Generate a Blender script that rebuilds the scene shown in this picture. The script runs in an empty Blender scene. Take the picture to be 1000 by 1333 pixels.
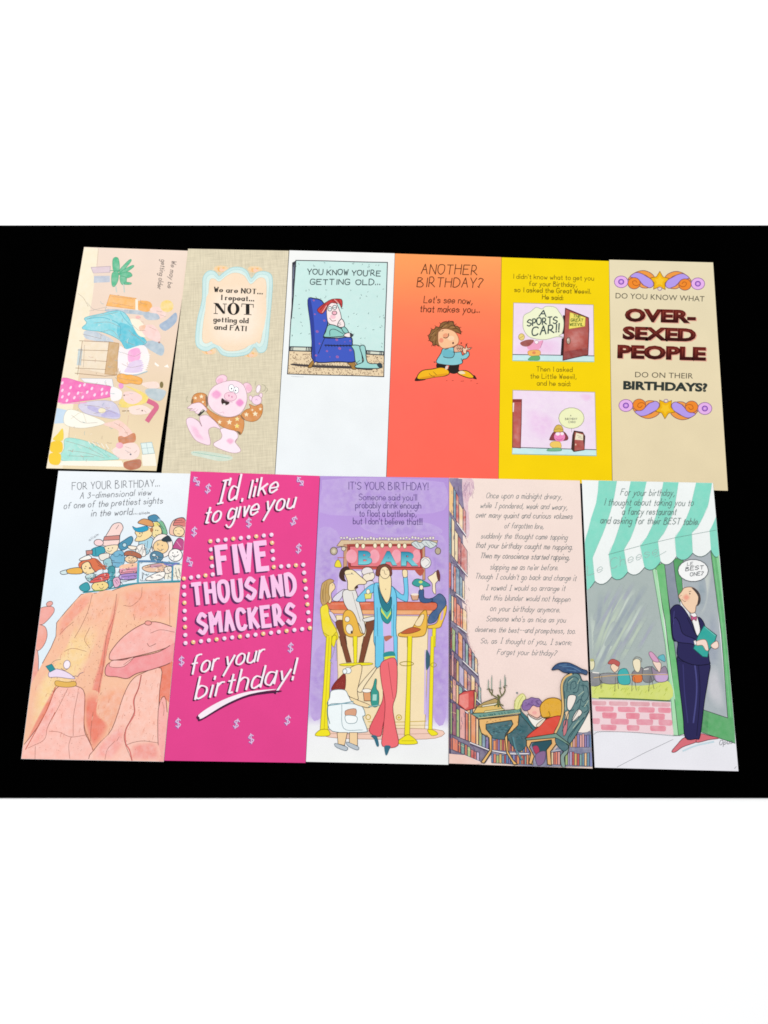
import bpy, math, random
import numpy as np
from mathutils import Matrix, Vector

# ------------------------------------------------------------------ camera, light, exposure
S = bpy.context.scene
FPX, TILT, ROLL, HGT = 1100.0, math.radians(16.04), math.radians(-4.58), 0.71   # focal length in photo pixels
cam_d = bpy.data.cameras.new('camera'); cam = bpy.data.objects.new('camera', cam_d)
S.collection.objects.link(cam)
cam_d.sensor_fit = 'HORIZONTAL'; cam_d.sensor_width = 36.0; cam_d.lens = 36.0 * FPX / 1000.0
cam_d.clip_start = 0.01; cam_d.clip_end = 50
cam.matrix_world = Matrix.Translation((0, 0, HGT)) @ Matrix.Rotation(TILT, 4, 'X') @ Matrix.Rotation(ROLL, 4, 'Z')
S.camera = cam
W = bpy.data.worlds.new('World'); S.world = W; W.use_nodes = True
bg = W.node_tree.nodes['Background']; bg.inputs[0].default_value = (0.97, 0.985, 1.0, 1); bg.inputs[1].default_value = 0.73

def area_light(name, loc, target, size, power, col):
    d = bpy.data.lights.new(name, 'AREA'); d.shape = 'SQUARE'; d.size = size; d.energy = power; d.color = col
    o = bpy.data.objects.new(name, d); S.collection.objects.link(o); o.location = loc
    o.rotation_euler = (Vector(target) - Vector(loc)).to_track_quat('-Z', 'Y').to_euler()
area_light('added_area_light', (-0.75, 1.05, 2.1), (0, 0.22, 0), 1.1, 32, (1.0, 0.985, 0.96))  # unseen light added above for soft directional light on the cards
S.view_settings.view_transform = 'Standard'; S.view_settings.look = 'None'
S.view_settings.exposure = 0; S.view_settings.gamma = 1
S.render.engine = 'CYCLES'
try: S.cycles.pixel_filter_type = 'BLACKMAN_HARRIS'; S.cycles.filter_width = 1.7
except Exception: pass

# ------------------------------------------------------------------ helpers
_c, _s, _ct, _st = math.cos(ROLL), math.sin(ROLL), math.cos(TILT), math.sin(TILT)
def world(px, py, z=0.0):
    """photo pixel -> point on the horizontal plane at height z"""
    x, y, w = px - 500.0, -(py - 666.5), -FPX
    x, y = _c * x - _s * y, _s * x + _c * y
    y, w = _ct * y - _st * w, _st * y + _ct * w
    k = (HGT - z) / -w
    return (x * k, y * k)

GAIN = 0.905
def lin(h, g=GAIN):
    out = []
    for i in (0, 2, 4):
        c = int(h[i:i + 2], 16) / 255.0
        out.append(g * (c / 12.92 if c <= 0.04045 else ((c + 0.055) / 1.055) ** 2.4))
    return tuple(out)

def node_mat(name):
    m = bpy.data.materials.new(name); m.use_nodes = True
    nt = m.node_tree; b = nt.nodes['Principled BSDF']
    return m, nt, b

def N(nt, t, **kw):
    n = nt.nodes.new(t)
    for k, v in kw.items():
        if k.startswith('i_'): n.inputs[k[2:].replace('_', ' ')].default_value = v
        else: setattr(n, k, v)
    return n

def make_ink(name, linen=False, rough=0.5):
    """printed paper: colour from the artwork, washes mottled by noise, faint paper tooth"""
    m, nt, b = node_mat(name); L = nt.links.new
    at = N(nt, 'ShaderNodeAttribute', attribute_name='ink')
    tc = N(nt, 'ShaderNodeTexCoord')
    nz = N(nt, 'ShaderNodeTexNoise', i_Scale=170.0, i_Detail=6.0, i_Roughness=0.62)
    L(tc.outputs['Object'], nz.inputs['Vector'])
    mr = N(nt, 'ShaderNodeMapRange'); mr.inputs[1].default_value = 0.32; mr.inputs[2].default_value = 0.78
    L(nz.outputs['Fac'], mr.inputs[0])
    mu = N(nt, 'ShaderNodeMath', operation='MULTIPLY'); L(mr.outputs[0], mu.inputs[0]); L(at.outputs['Alpha'], mu.inputs[1])
    mx = N(nt, 'ShaderNodeMix', data_type='RGBA'); L(mu.outputs[0], mx.inputs[0]); L(at.outputs['Color'], mx.inputs[6])
    mx.inputs[7].default_value = (0.86, 0.84, 0.82, 1)
    # fine grain of the stock and of the print screen
    n2 = N(nt, 'ShaderNodeTexNoise', i_Scale=1500.0, i_Detail=3.0)
    L(tc.outputs['Object'], n2.inputs['Vector'])
    m2 = N(nt, 'ShaderNodeMapRange'); m2.inputs[1].default_value = 0.3; m2.inputs[2].default_value = 0.7
    m2.inputs[3].default_value = 0.955; m2.inputs[4].default_value = 1.035
    L(n2.outputs['Fac'], m2.inputs[0])
    val = m2.outputs[0]
    n3 = N(nt, 'ShaderNodeTexNoise', i_Scale=28.0, i_Detail=3.0)
    L(tc.outputs['Object'], n3.inputs['Vector'])
    m3 = N(nt, 'ShaderNodeMapRange'); m3.inputs[1].default_value = 0.3; m3.inputs[2].default_value = 0.7
    m3.inputs[3].default_value = 0.97; m3.inputs[4].default_value = 1.02
    L(n3.outputs['Fac'], m3.inputs[0])
    mm = N(nt, 'ShaderNodeMath', operation='MULTIPLY'); L(val, mm.inputs[0]); L(m3.outputs[0], mm.inputs[1]); val = mm.outputs[0]
    if linen:
        for ax, sc in ((0, 1.0), (1, 1.0)):
            mp = N(nt, 'ShaderNodeMapping'); mp.inputs['Scale'].default_value = (1000, 55, 1) if ax == 0 else (55, 1000, 1)
            mp.inputs['Rotation'].default_value = (0, 0, 0.06)
            L(tc.outputs['Object'], mp.inputs['Vector'])
            nn = N(nt, 'ShaderNodeTexNoise', i_Scale=1.0, i_Detail=2.0); L(mp.outputs[0], nn.inputs['Vector'])
            r = N(nt, 'ShaderNodeMapRange'); r.inputs[1].default_value = 0.32; r.inputs[2].default_value = 0.68
            r.inputs[3].default_value = 0.915; r.inputs[4].default_value = 1.075
            L(nn.outputs['Fac'], r.inputs[0])
            mm = N(nt, 'ShaderNodeMath', operation='MULTIPLY'); L(val, mm.inputs[0]); L(r.outputs[0], mm.inputs[1]); val = mm.outputs[0]
    vm = N(nt, 'ShaderNodeVectorMath', operation='SCALE'); L(mx.outputs[2], vm.inputs[0]); L(val, vm.inputs['Scale'])
    L(vm.outputs[0], b.inputs['Base Color'])
    bp = N(nt, 'ShaderNodeBump'); bp.inputs['Strength'].default_value = 0.05; bp.inputs['Distance'].default_value = 0.0002
    L(n2.outputs['Fac'], bp.inputs['Height']); L(bp.outputs[0], b.inputs['Normal'])
    b.inputs['Roughness'].default_value = rough; b.inputs['Specular IOR Level'].default_value = 0.07
    return m
INK = make_ink('printed_ink'); PAPER = make_ink('coated_card'); LINEN = make_ink('linen_print_card', linen=True)

def mesh_obj(name, verts, faces, mat, parent=None, cols=None):
    me = bpy.data.meshes.new(name); me.from_pydata(verts, [], faces); me.validate(); me.update()
    if cols is not None:
        a = me.attributes.new('ink', 'FLOAT_COLOR', 'POINT'); a.data.foreach_set('color', np.array(cols, dtype=np.float32).ravel())
    me.materials.append(mat)
    o = bpy.data.objects.new(name, me); S.collection.objects.link(o)
    if parent: o.parent = parent
    return o

# ------------------------------------------------------------------ lettering: single-stroke alphabet (x digit, y base 36; baseline 3, x-height 7, caps A)
G = {
'A':'032A43 1636','B':'030A ~0A2A392807 ~0727453303','C':'~493A1A0805133344','D':'030A ~0A2A48452303','E':'4A0A0343 0737','F':'4A0A03 0737',
'G':'~493A1A0805133344 444626','H':'030A 434A 0747','I':'131A','J':'~3A34231304','K':'030A 4A06 1743','L':'0A0343','M':'030A265A53','N':'030A434A',
'O':'~2A09052345492A','P':'030A ~0A2A382606','Q':'~2A09052345492A 2543','R':'030A ~0A2A382606 1643','S':'~492A081736452304','T':'0A4A 232A',
'U':'~0A051333454A','V':'0A234A','W':'0A1328334A','X':'034A 0A43','Y':'0A264A 2623','Z':'0A4A0343',
'a':'~36170604132336 3733','b':'0A03 ~061736341304','c':'~3627170604132334','d':'3A33 ~361706041334','e':'~05352706041334','f':'~3A2A1913 0727',
'g':'~361706041334 ~3732201001','h':'0A03 ~0617273633','i':'0703 090A','j':'~17111000 191A','k':'0A03 3705 1633','l':'0A03','m':'0703 ~06172623 ~26374643',
'n':'0703 ~0617273633','o':'~170604132334362717','p':'0700 ~061736341304','q':'3730 ~361706041334','r':'0703 ~061727','s':'~36170625341304',
't':'~19141323 0727','u':'~0704132334 3733','v':'071327','w':'0713263347','x':'0733 0337','y':'0714 3700','z':'07370333',
"'":'0A08','.':'0304','-':'0636',',':'1402','!':'0A05 0304','?':'~091A39271514 1304',':':'0304 0607','$':'~492A081736452304 2B22','3':'~092A281727351304',
'@':'232A 1A3A 1333'}      # @ = capital I with serifs
def catmull(P, n=5, closed=False):
    P = [np.array(p, float) for p in P]
    if len(P) < 3: return P
    out = []; m = len(P)
    rng = range(m) if closed else range(m - 1)
    for i in rng:
        p1, p2 = P[i], P[(i + 1) % m]
        p0 = P[i - 1] if (closed or i > 0) else 2 * p1 - p2
        p3 = P[(i + 2) % m] if (closed or i + 2 < m) else 2 * p2 - p1
        for k in range(n):
            t = k / n
            out.append(0.5 * ((2 * p1) + (p2 - p0) * t + (2 * p0 - 5 * p1 + 4 * p2 - p3) * t * t + (3 * p1 - p0 - 3 * p2 + p3) * t ** 3))
    if not closed: out.append(P[-1])
    return out
def glyph(ch):
    res = []
    for st in G.get(ch, '').split():
        sm = st[0] == '~'; st = st.lstrip('~')
        pts = [(int(st[i]), int(st[i + 1], 36) - 3) for i in range(0, len(st), 2)]
        closed = sm and pts[0] == pts[-1]
        if closed: pts = catmull(pts[:-1], 4, True); pts.append(pts[0])
        elif sm: pts = catmull(pts, 4)
        res.append([np.array(p, float) for p in pts])
    return res

_fontcache = {}
def block_text(s, offset):
    """Blender's own letter shapes as flat polygons: list of (verts, faces), plus width"""
    key = (s, offset)
    if key not in _fontcache:
        cu = bpy.data.curves.new('t', 'FONT'); cu.body = s; cu.offset = offset; cu.resolution_u = 3; cu.fill_mode = 'FRONT'
        o = bpy.data.objects.new('t', cu); S.collection.objects.link(o)
        dg = bpy.context.evaluated_depsgraph_get(); me = o.evaluated_get(dg).to_mesh()
        v = np.array([(p.co.x, p.co.y) for p in me.vertices]); f = [tuple(p.vertices) for p in me.polygons]
        o.evaluated_get(dg).to_mesh_clear(); bpy.data.objects.remove(o); bpy.data.curves.remove(cu)
        _fontcache[key] = (v, f)
    return _fontcache[key]

STEP, SLOPE = 6e-6, 3.5e-6
def flat(a): return [np.array((a[i], a[i + 1]), float) for i in range(0, len(a), 2)]

class Card:
    THICK = 0.0003                                              # thickness of one leaf
    def __init__(self, quad, label, base, lift=(0, 0, 0, 0), rows=None, fold=3, mat=None, group='birthday cards laid out in two rows'):
        self.q = [np.array(p, float) for p in quad]         # TL TR BR BL in photo pixels
        self.lift = lift; self.k = 0
        zc = [l + 0.0007 for l in lift]
        cx, cy = np.mean([world(*p) for p in self.q], axis=0)
        self.root = bpy.data.objects.new('greeting_card', None); S.collection.objects.link(self.root)
        self.root.location = (cx, cy, 0); self.root.empty_display_size = 0.02
        self.root['label'] = label; self.root['category'] = 'greeting card'; self.root['group'] = group
        self.cx, self.cy = cx, cy
        # plane of the front leaf fitted through its corners
        A = np.array([[*world(p[0], p[1], z), 1] for p, z in zip(self.q, zc)])
        self.plane = np.linalg.lstsq(A, np.array(zc), rcond=None)[0]
        self.ops = []; self.bb = np.zeros((0, 4)); self.lv = np.zeros(0)
        self.parts = []; self.cur = None
        self.view(0, 0, 1)
        # covers
        self.front = self.leaf('front_cover', base, rows, 0.0, mat or PAPER)
        self.back = self.leaf('back_cover', base, None, -0.0004, PAPER, plain=True)
        self.spine(fold, base)
    def P3(self, p, dz=0.0):
        x, y = world(p[0], p[1], 0.0007)
        for _ in range(2):
            z = self.plane[0] * x + self.plane[1] * y + self.plane[2]
            x, y = world(p[0], p[1], z + dz)
        return (x - self.cx, y - self.cy, z + dz)
    def bil(self, u, v, inset=0.0):
        a, b, c, d = self.q
        return (a * (1 - u) + b * u) * (1 - v) + (d * (1 - u) + c * u) * v
    def leaf(self, name, base, rows, dz, mat, plain=False):
        nu, nv = (1, 1) if plain else (4, 24)
        vs, cs, fs = [], [], []
        def colour(v):
            if rows is None: return (*lin(base), 0.0)
            for (v0, c0), (v1, c1) in zip(rows, rows[1:]):
                if v <= v1:
                    t = (v - v0) / (v1 - v0); a, b = np.array(lin(c0)), np.array(lin(c1))
                    return (*(a * (1 - t) + b * t), 0.0)
            return (*lin(rows[-1][1]), 0.0)
        for lay in (0, 1):
            for j in range(nv + 1):
                for i in range(nu + 1):
                    vs.append(self.P3(self.bil(i / nu, j / nv), dz - lay * self.THICK))
                    cs.append(colour(j / nv) if lay == 0 and not plain else (*lin('f1efea'), 0.0))
        n = (nu + 1) * (nv + 1); I = lambda i, j, l: l * n + j * (nu + 1) + i
        for j in range(nv):
            for i in range(nu):
                fs.append((I(i, j, 0), I(i, j + 1, 0), I(i + 1, j + 1, 0), I(i + 1, j, 0)))
                fs.append((I(i, j, 1), I(i + 1, j, 1), I(i + 1, j + 1, 1), I(i, j + 1, 1)))
        for i in range(nu):
            fs.append((I(i, 0, 0), I(i + 1, 0, 0), I(i + 1, 0, 1), I(i, 0, 1)))
            fs.append((I(i, nv, 0), I(i, nv, 1), I(i + 1, nv, 1), I(i + 1, nv, 0)))
        for j in range(nv):
            fs.append((I(0, j, 0), I(0, j, 1), I(0, j + 1, 1), I(0, j + 1, 0)))
            fs.append((I(nu, j, 0), I(nu, j + 1, 0), I(nu, j + 1, 1), I(nu, j, 1)))
        return mesh_obj(name, vs, fs, mat, self.root, cs)
    def spine(self, side, base):
        a, b = self.q[side], self.q[(side + 1) % 4]
        m = sum(self.q) / 4
        ins = lambda p: p + (m - p) / np.linalg.norm(m - p) * 0.35
        P = [a, b, ins(b), ins(a)]
        vs = [self.P3(p, -0.00002) for p in P] + [self.P3(p, -0.00068) for p in P]
        fs = [(0, 1, 2, 3), (7, 6, 5, 4), (0, 4, 5, 1), (1, 5, 6, 2), (2, 6, 7, 3), (3, 7, 4, 0)]
        mesh_obj('fold', vs, fs, PAPER, self.root, [(*lin(base), 0)] * 8)
    # ---- drawing in a zoomed view of the photograph
    def view(self, x0, y0, s): self.v = (x0, y0, s); return self
    def to(self, p): return np.array((self.v[0] + p[0] / self.v[2], self.v[1] + p[1] / self.v[2]))
    def part(self, name): self.cur = dict(name=name, v=[], f=[], c=[]); self.parts.append(self.cur); return self
    def level(self, bb):
        if len(self.lv):
            m = (self.bb[:, 0] < bb[2]) & (self.bb[:, 2] > bb[0]) & (self.bb[:, 1] < bb[3]) & (self.bb[:, 3] > bb[1])
            l = self.lv[m].max() + 1 if m.any() else 1
        else: l = 1
        return l
    def note(self, bb, l): self.bb = np.vstack([self.bb, bb]); self.lv = np.append(self.lv, l)
    def inside(self, p, e=0.25):
        q = self.q
        for i in range(4):
            a, b = q[i], q[(i + 1) % 4]; d = (b - a) / np.linalg.norm(b - a)
            if d[0] * (p[1] - a[1]) - d[1] * (p[0] - a[0]) < e: return False
        return True
    def clip(self, P, e=0.25):
        q = self.q
        for i in range(4):
            a, b = q[i], q[(i + 1) % 4]; d = (b - a) / np.linalg.norm(b - a)
            f = lambda p: d[0] * (p[1] - a[1]) - d[1] * (p[0] - a[0]) - e
            out = []
            for j in range(len(P)):
                p0, p1 = P[j], P[(j + 1) % len(P)]; f0, f1 = f(p0), f(p1)
                if f0 >= 0: out.append(p0)
                if (f0 >= 0) != (f1 >= 0): out.append(p0 + (p1 - p0) * f0 / (f0 - f1))
            P = out
            if len(P) < 3: return []
        return P
    def emit(self, P, faces, cols, lvl, slope=0.0):
        c = self.cur; o = len(c['v']); n = max(1, len(P) - 1)
        for i, p in enumerate(P): c['v'].append(self.P3(p, lvl * STEP + slope * i / n))
        c['f'] += [tuple(o + k for k in f) for f in faces]
        c['c'] += cols
    def poly(self, P, col, wash=0.0, col2=None):
        P = self.clip(P)
        if len(P) < 3: return
        a = np.array(P); bb = (*a.min(0), *a.max(0)); l = self.level(bb); self.note(bb, l)
        if col2:
            t = (a[:, 1] - bb[1]) / max(1e-6, bb[3] - bb[1]); c0, c1 = np.array(lin(col)), np.array(lin(col2))
            cols = [(*(c0 * (1 - k) + c1 * k), wash) for k in t]
        else: cols = [(*lin(col), wash)] * len(P)
        area = sum(P[i][0] * P[(i + 1) % len(P)][1] - P[(i + 1) % len(P)][0] * P[i][1] for i in range(len(P)))
        f = tuple(range(len(P)))
        self.emit(P, [f if area < 0 else f[::-1]], cols, l)
    def F(self, col, pts, s=1, o=None, w=0.7, k=0.0, col2=None):
        P = [self.to(p) for p in flat(pts)]
        if s and len(P) > 2: P = catmull(P, 4, True)
        self.poly(P, col, k, col2)
        if o: self.strip(P + [P[0]], w * 1.35, o)
    def LO(self, col, pts, o, w=0.6):
        """fill whose first edge carries no outline (it runs on under the drawing above)"""
        self.F(col, pts, 0); P = [self.to(p) for p in flat(pts)]; self.strip(P[1:] + [P[0]], w * 1.35, o)
    def SF(self, col, under, pts, f=0.6, k=0.0):
        """wash whose rim fades into the colour it was painted over"""
        P = catmull([self.to(p) for p in flat(pts)], 4, True); m = sum(P) / len(P)
        if not all(self.inside(p) for p in P): P = [p for p in P]
        Q = [m + (p - m) * f for p in P]; n = len(P)
        if any(not self.inside(p) for p in P): 
            P = [p if self.inside(p) else m + (p - m) * next((t for t in (.95, .9, .85, .8, .7, .6, .5, .4, .3) if self.inside(m + (p - m) * t)), .2) for p in P]
            Q = [m + (p - m) * f for p in P]
        V = P + Q + [m]; a = np.array(P); bb = (*a.min(0), *a.max(0)); l = self.level(bb); self.note(bb, l)
        fs = []
        for i in range(n):
            j = (i + 1) % n; fs.append((i, n + i, n + j, j)); fs.append((n + i, 2 * n, n + j))
        self.emit(V, fs, [(*lin(under), k * .4)] * n + [(*lin(col), k)] * (n + 1), l)
    def E(self, col, cx, cy, rx, ry, a=0.0, o=None, w=0.7, k=0.0, n=18):
        pts = []
        for i in range(n):
            t = 2 * math.pi * i / n; x, y = rx * math.cos(t), ry * math.sin(t)
            pts += [cx + x * math.cos(a) - y * math.sin(a), cy + x * math.sin(a) + y * math.cos(a)]
        if col: self.F(col, pts, 0, o, w, k)
        else: self.strip([self.to(p) for p in flat(pts + pts[:2])], w, o)
    def strip(self, P, w, col, lvl=None, taper=None, nib=None):
        # split where the line leaves the card
        runs, cur = [], []
        for p in P:
            if self.inside(p, w * 0.5 + 0.15):
                if not cur or np.linalg.norm(p - cur[-1]) > 0.02: cur.append(p)
            else:
                if len(cur) > 1: runs.append(cur)
                cur = []
        if len(cur) > 1: runs.append(cur)
        cut = []
        for R in runs:
            cur = [R[0]]
            for i in range(1, len(R)):
                cur.append(R[i])
                if i < len(R) - 1:
                    d1, d2 = R[i] - R[i - 1], R[i + 1] - R[i]
                    if d1 @ d2 < -0.15 * np.linalg.norm(d1) * np.linalg.norm(d2): cut.append(cur); cur = [R[i]]
            cut.append(cur)
        for R in cut:
            n = len(R); V = []
            closed = n > 3 and np.linalg.norm(R[0] - R[-1]) < 0.05
            for i in range(n):
                a = R[i - 1] if i else (R[-2] if closed else R[0]); b = R[i + 1] if i < n - 1 else (R[1] if closed else R[-1])
                d1 = R[i] - a; d2 = b - R[i]
                if np.linalg.norm(d1) < 1e-9: d1 = d2
                if np.linalg.norm(d2) < 1e-9: d2 = d1
                d1 = d1 / np.linalg.norm(d1); d2 = d2 / np.linalg.norm(d2)
                t = d1 + d2
                if np.linalg.norm(t) < 0.2: t = d1
                t = t / np.linalg.norm(t); nrm = np.array((-t[1], t[0]))
                m = min(1.8, 1.0 / max(0.3, abs(nrm[0] * -d1[1] + nrm[1] * d1[0])))
                ww = w * m * 0.5
                if taper: f = i / (n - 1); ww *= taper[0] * (1 - f) + taper[1] * f
                if nib: ww *= nib(t)
                e = np.zeros(2)
                if not closed and i in (0, n - 1): e = t * (w * 0.3) * (1 if i else -1)
                V += [R[i] + nrm * ww + e, R[i] - nrm * ww + e]
            a = np.array(V); bb = (*a.min(0), *a.max(0))
            l = lvl if lvl is not None else self.level(bb)
            if lvl is None: self.note(bb, l)
            self.emit(V, [(2 * i, 2 * i + 2, 2 * i + 3, 2 * i + 1)[::1] for i in range(n - 1)], [(*lin(col), 0)] * len(V), l, SLOPE)
    def L(self, col, w, pts, s=1, taper=None):
        P = [self.to(p) for p in flat(pts)]
        if s and len(P) > 2: P = catmull(P, 5)
        elif len(P) == 2: P = [P[0], P[0] * .5 + P[1] * .5, P[1]]
        self.strip(P, w, col, taper=taper)
    # ---- lettering along a baseline
    def T(self, s, x0, y0, x1, y1, h, col, w=0.7, slant=0.0, jit=0.0, gap=1.6, space=2.6, serif=False, nib=None, shadow=None):
        if self.cur['name'] == 'printed_lettering': self.part('printed_lettering')      # one part for each line
        a, b = self.to((x0, y0)), self.to((x1, y1)); d = (b - a) / np.linalg.norm(b - a); up = np.array((d[1], -d[0]))
        hh = h / self.v[2] / 7.0; rnd = random.Random(len(s) * 7 + int(x0))
        items = []; x = 0.0
        for ch in s:
            if ch == ' ': x += space; continue
            g = glyph(ch)
            wd = max([p[0] for st in g for p in st] + [0.3])
            items.append((x, g, ch)); x += wd + gap
        tot = max(1e-6, x - gap); sx = np.linalg.norm(b - a) / tot
        strokes = []
        for gx, g, ch in items:
            jy = rnd.uniform(-jit, jit); js = 1 + rnd.uniform(-jit, jit) * 0.25
            for st in g:
                strokes.append((ch, [a + d * ((gx + p[0]) * sx + slant * p[1] * hh) + up * ((p[1] * js + jy) * hh) for p in st]))
                if serif and ch not in "SCGOQacegos.,!?'":
                    for e in (0, -1):
                        p = st[e]; q = st[e + 1 if e == 0 else e - 1]
                        if abs(p[1] - q[1]) > 2.2 and abs(p[0] - q[0]) < 2.4:
                            c0 = a + d * ((gx + p[0]) * sx) + up * (p[1] * hh); r = 0.95 * hh
                            strokes.append(('serif', [c0 - d * r, c0, c0 + d * r]))
        alls = np.array([p for _, st in strokes for p in st]); bb = (*(alls.min(0) - w), *(alls.max(0) + w))
        base = self.level(bb)
        passes = ([(shadow[0], np.array(shadow[1]) / self.v[2])] if shadow else []) + [(col, np.zeros(2))]
        k = 0
        for pc, off in passes:
            for i, (ch, st) in enumerate(strokes):
                nb = nib
                ww = w * 0.42 if ch == 'serif' else w
                self.strip([p + off for p in st], ww, pc, base + k + i % 7, nib=None if ch == 'serif' else nb)
            k += 7
        self.note(bb, base + k)
    def B(self, s, x0, y0, x1, y1, h, col, bold=0.0, col2=None, off=(0, 0), slant=0.0):
        v, f = block_text(s, bold); a, b = self.to((x0, y0)), self.to((x1, y1)); d = (b - a) / np.linalg.norm(b - a); up = np.array((d[1], -d[0]))
        mn, mx = v.min(0), v.max(0); sx = np.linalg.norm(b - a) / (mx[0] - mn[0]); sy = h / self.v[2] / 0.73
        offp = np.array(off) / self.v[2]
        P = [a + offp + d * ((p[0] - mn[0]) * sx + slant * p[1] * sy) + up * (p[1] * sy) for p in v]
        A = np.array(P); bb = (*A.min(0), *A.max(0)); l = self.level(bb); self.note(bb, l)
        c0, c1 = np.array(lin(col)), np.array(lin(col2 or col)); t = np.clip(1 - v[:, 1] / 0.73, 0, 1)
        self.emit(P, f, [(*(c0 * (1 - k) + c1 * k), 0) for k in t], l)
    def dots(self, col, n, region, size=(0.3, 0.5), seed=1, dash=False):
        rnd = random.Random(seed); R = [self.to(p) for p in flat(region)]; A = np.array(R); mn, mx = A.min(0), A.max(0)
        def inp(p):
            c = False
            for i in range(len(R)):
                a, b = R[i], R[i - 1]
                if (a[1] > p[1]) != (b[1] > p[1]) and p[0] < (b[0] - a[0]) * (p[1] - a[1]) / (b[1] - a[1]) + a[0]: c = not c
            return c
        k = tries = 0
        while k < n and tries < n * 20:
            tries += 1
            p = np.array((rnd.uniform(mn[0], mx[0]), rnd.uniform(mn[1], mx[1])))
            if not inp(p) or not self.inside(p, 1): continue
            r = rnd.uniform(*size); ang = rnd.uniform(0, 3.14)
            if dash:
                e = np.array((math.cos(ang), math.sin(ang))) * r * 1.6; self.strip([p - e, p, p + e], r, col)
            else: self.poly([p + r * np.array((math.cos(ang + j * 1.2566), math.sin(ang + j * 1.2566))) for j in range(5)], col)
            k += 1
    def done(self):
        for c in self.parts:
            if c['f']: mesh_obj(c['name'], c['v'], c['f'], INK, self.front, c['c'])

# ------------------------------------------------------------------ the setting: added white border slab, added black backdrop cloth
def border_slab_mat():
    m, nt, b = node_mat('border_white'); L = nt.links.new
    tc = N(nt, 'ShaderNodeTexCoord'); nz = N(nt, 'ShaderNodeTexNoise', i_Scale=9.0, i_Detail=4.0); L(tc.outputs['Object'], nz.inputs['Vector'])
    r = N(nt, 'ShaderNodeValToRGB'); r.color_ramp.elements[0].color = (0.93, 0.93, 0.93, 1); r.color_ramp.elements[1].color = (0.955, 0.955, 0.955, 1)
    L(nz.outputs['Fac'], r.inputs[0]); L(r.outputs[0], b.inputs['Base Color'])
    b.inputs['Roughness'].default_value = 0.6; b.inputs['Specular IOR Level'].default_value = 0.2
    return m
def cloth_mat():
    m, nt, b = node_mat('backdrop_black'); L = nt.links.new
    tc = N(nt, 'ShaderNodeTexCoord'); nz = N(nt, 'ShaderNodeTexNoise', i_Scale=900.0, i_Detail=3.0); L(tc.outputs['Object'], nz.inputs['Vector'])
    r = N(nt, 'ShaderNodeValToRGB'); r.color_ramp.elements[0].color = (0.0001, 0.0001, 0.0001, 1); r.color_ramp.elements[1].color = (0.0006, 0.0006, 0.0006, 1)
    L(nz.outputs['Fac'], r.inputs[0]); L(r.outputs[0], b.inputs['Base Color'])
    b.inputs['Roughness'].default_value = 1.0; b.inputs['Specular IOR Level'].default_value = 0.0
    return m
tv = [(-1.6, -1.0, -0.0012), (1.6, -1.0, -0.0012), (1.6, 1.7, -0.0012), (-1.6, 1.7, -0.0012)]
tv += [(x, y, -0.03) for x, y, _ in tv]
box_f = [(0, 1, 2, 3), (7, 6, 5, 4), (0, 4, 5, 1), (1, 5, 6, 2), (2, 6, 7, 3), (3, 7, 4, 0)]
o = mesh_obj('white_border_slab', tv, box_f, border_slab_mat()); o['kind'] = 'structure'  # added slab that stands in for the blank white border bands
o['label'] = 'plain white slab added to fill the blank borders above and below the black cloth'
cl = [world(-420, 293.3), world(1420, 293.3), world(1420, 1039), world(-420, 1039)]
nx, ny = 60, 24
vs, fs = [], []
for lay in (0, 1):
    for j in range(ny + 1):
        for i in range(nx + 1):
            u, v = i / nx, j / ny
            p = (np.array(cl[0]) * (1 - u) + np.array(cl[1]) * u) * (1 - v) + (np.array(cl[3]) * (1 - u) + np.array(cl[2]) * u) * v
            vs.append((p[0], p[1], 0.0 if lay == 0 else -0.00125))
n_ = (nx + 1) * (ny + 1); I = lambda i, j, l: l * n_ + j * (nx + 1) + i
for j in range(ny):
    for i in range(nx):
        fs.append((I(i, j, 0), I(i, j + 1, 0), I(i + 1, j + 1, 0), I(i + 1, j, 0))); fs.append((I(i, j, 1), I(i + 1, j, 1), I(i + 1, j + 1, 1), I(i, j + 1, 1)))
for i in range(nx):
    fs.append((I(i, 0, 0), I(i + 1, 0, 0), I(i + 1, 0, 1), I(i, 0, 1))); fs.append((I(i, ny, 0), I(i, ny, 1), I(i + 1, ny, 1), I(i + 1, ny, 0)))
for j in range(ny):
    fs.append((I(0, j, 0), I(0, j, 1), I(0, j + 1, 1), I(0, j + 1, 0))); fs.append((I(nx, j, 0), I(nx, j + 1, 0), I(nx, j + 1, 1), I(nx, j, 1)))
o = mesh_obj('added_black_cloth', vs, fs, cloth_mat())  # added sheet that stands in for the cut-out black background
o['label'] = 'long black cloth added for the cut-out background, lying flat under all the cards'; o['category'] = 'cloth'

UP = 0.00085       # height of the edge that rests on a neighbouring card
NIB = lambda t: 0.35 + 0.75 * abs(t[1]) ** 0.8          # thick downstrokes, thin cross strokes
# ================================================================== TOP ROW
# ---- 1: sideways party card
c = Card([(109.5, 321.5), (246.5, 326.3), (203.6, 613), (60.3, 609.6)],
         'beige party card turned sideways with watercolour guests and a potted palm', 'e8d3bd', fold=1,
         rows=[(0, 'ecd7c8'), (0.35, 'ebd3c0'), (0.7, 'e6cfae'), (1, 'ebd9b4')])
c.view(50, 310, 4.165)
c.part('floor_strip').F('f1e4c8', [248,48,325,55,292,330,240,600,215,770,165,1040,130,1250,43,1248], 0, k=.24)
c.L('cdb79c', .5, [325,55,318,150], 0); c.L('cdb79c', .5, [170,1010,165,1090], 0)
c.L('b9a58f', .5, [215,300,245,325,270,370])
c.part('potted_palm')
c.F('dac4cb', [285,158,390,152,388,185,298,190], 0, 'a99aa6', .4, .2); c.F('b4bccb', [302,205,388,203,388,238,300,242], 0, k=.44)
c.F('e8d4c4', [298,190,385,186,385,204,300,205], 0)
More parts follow.
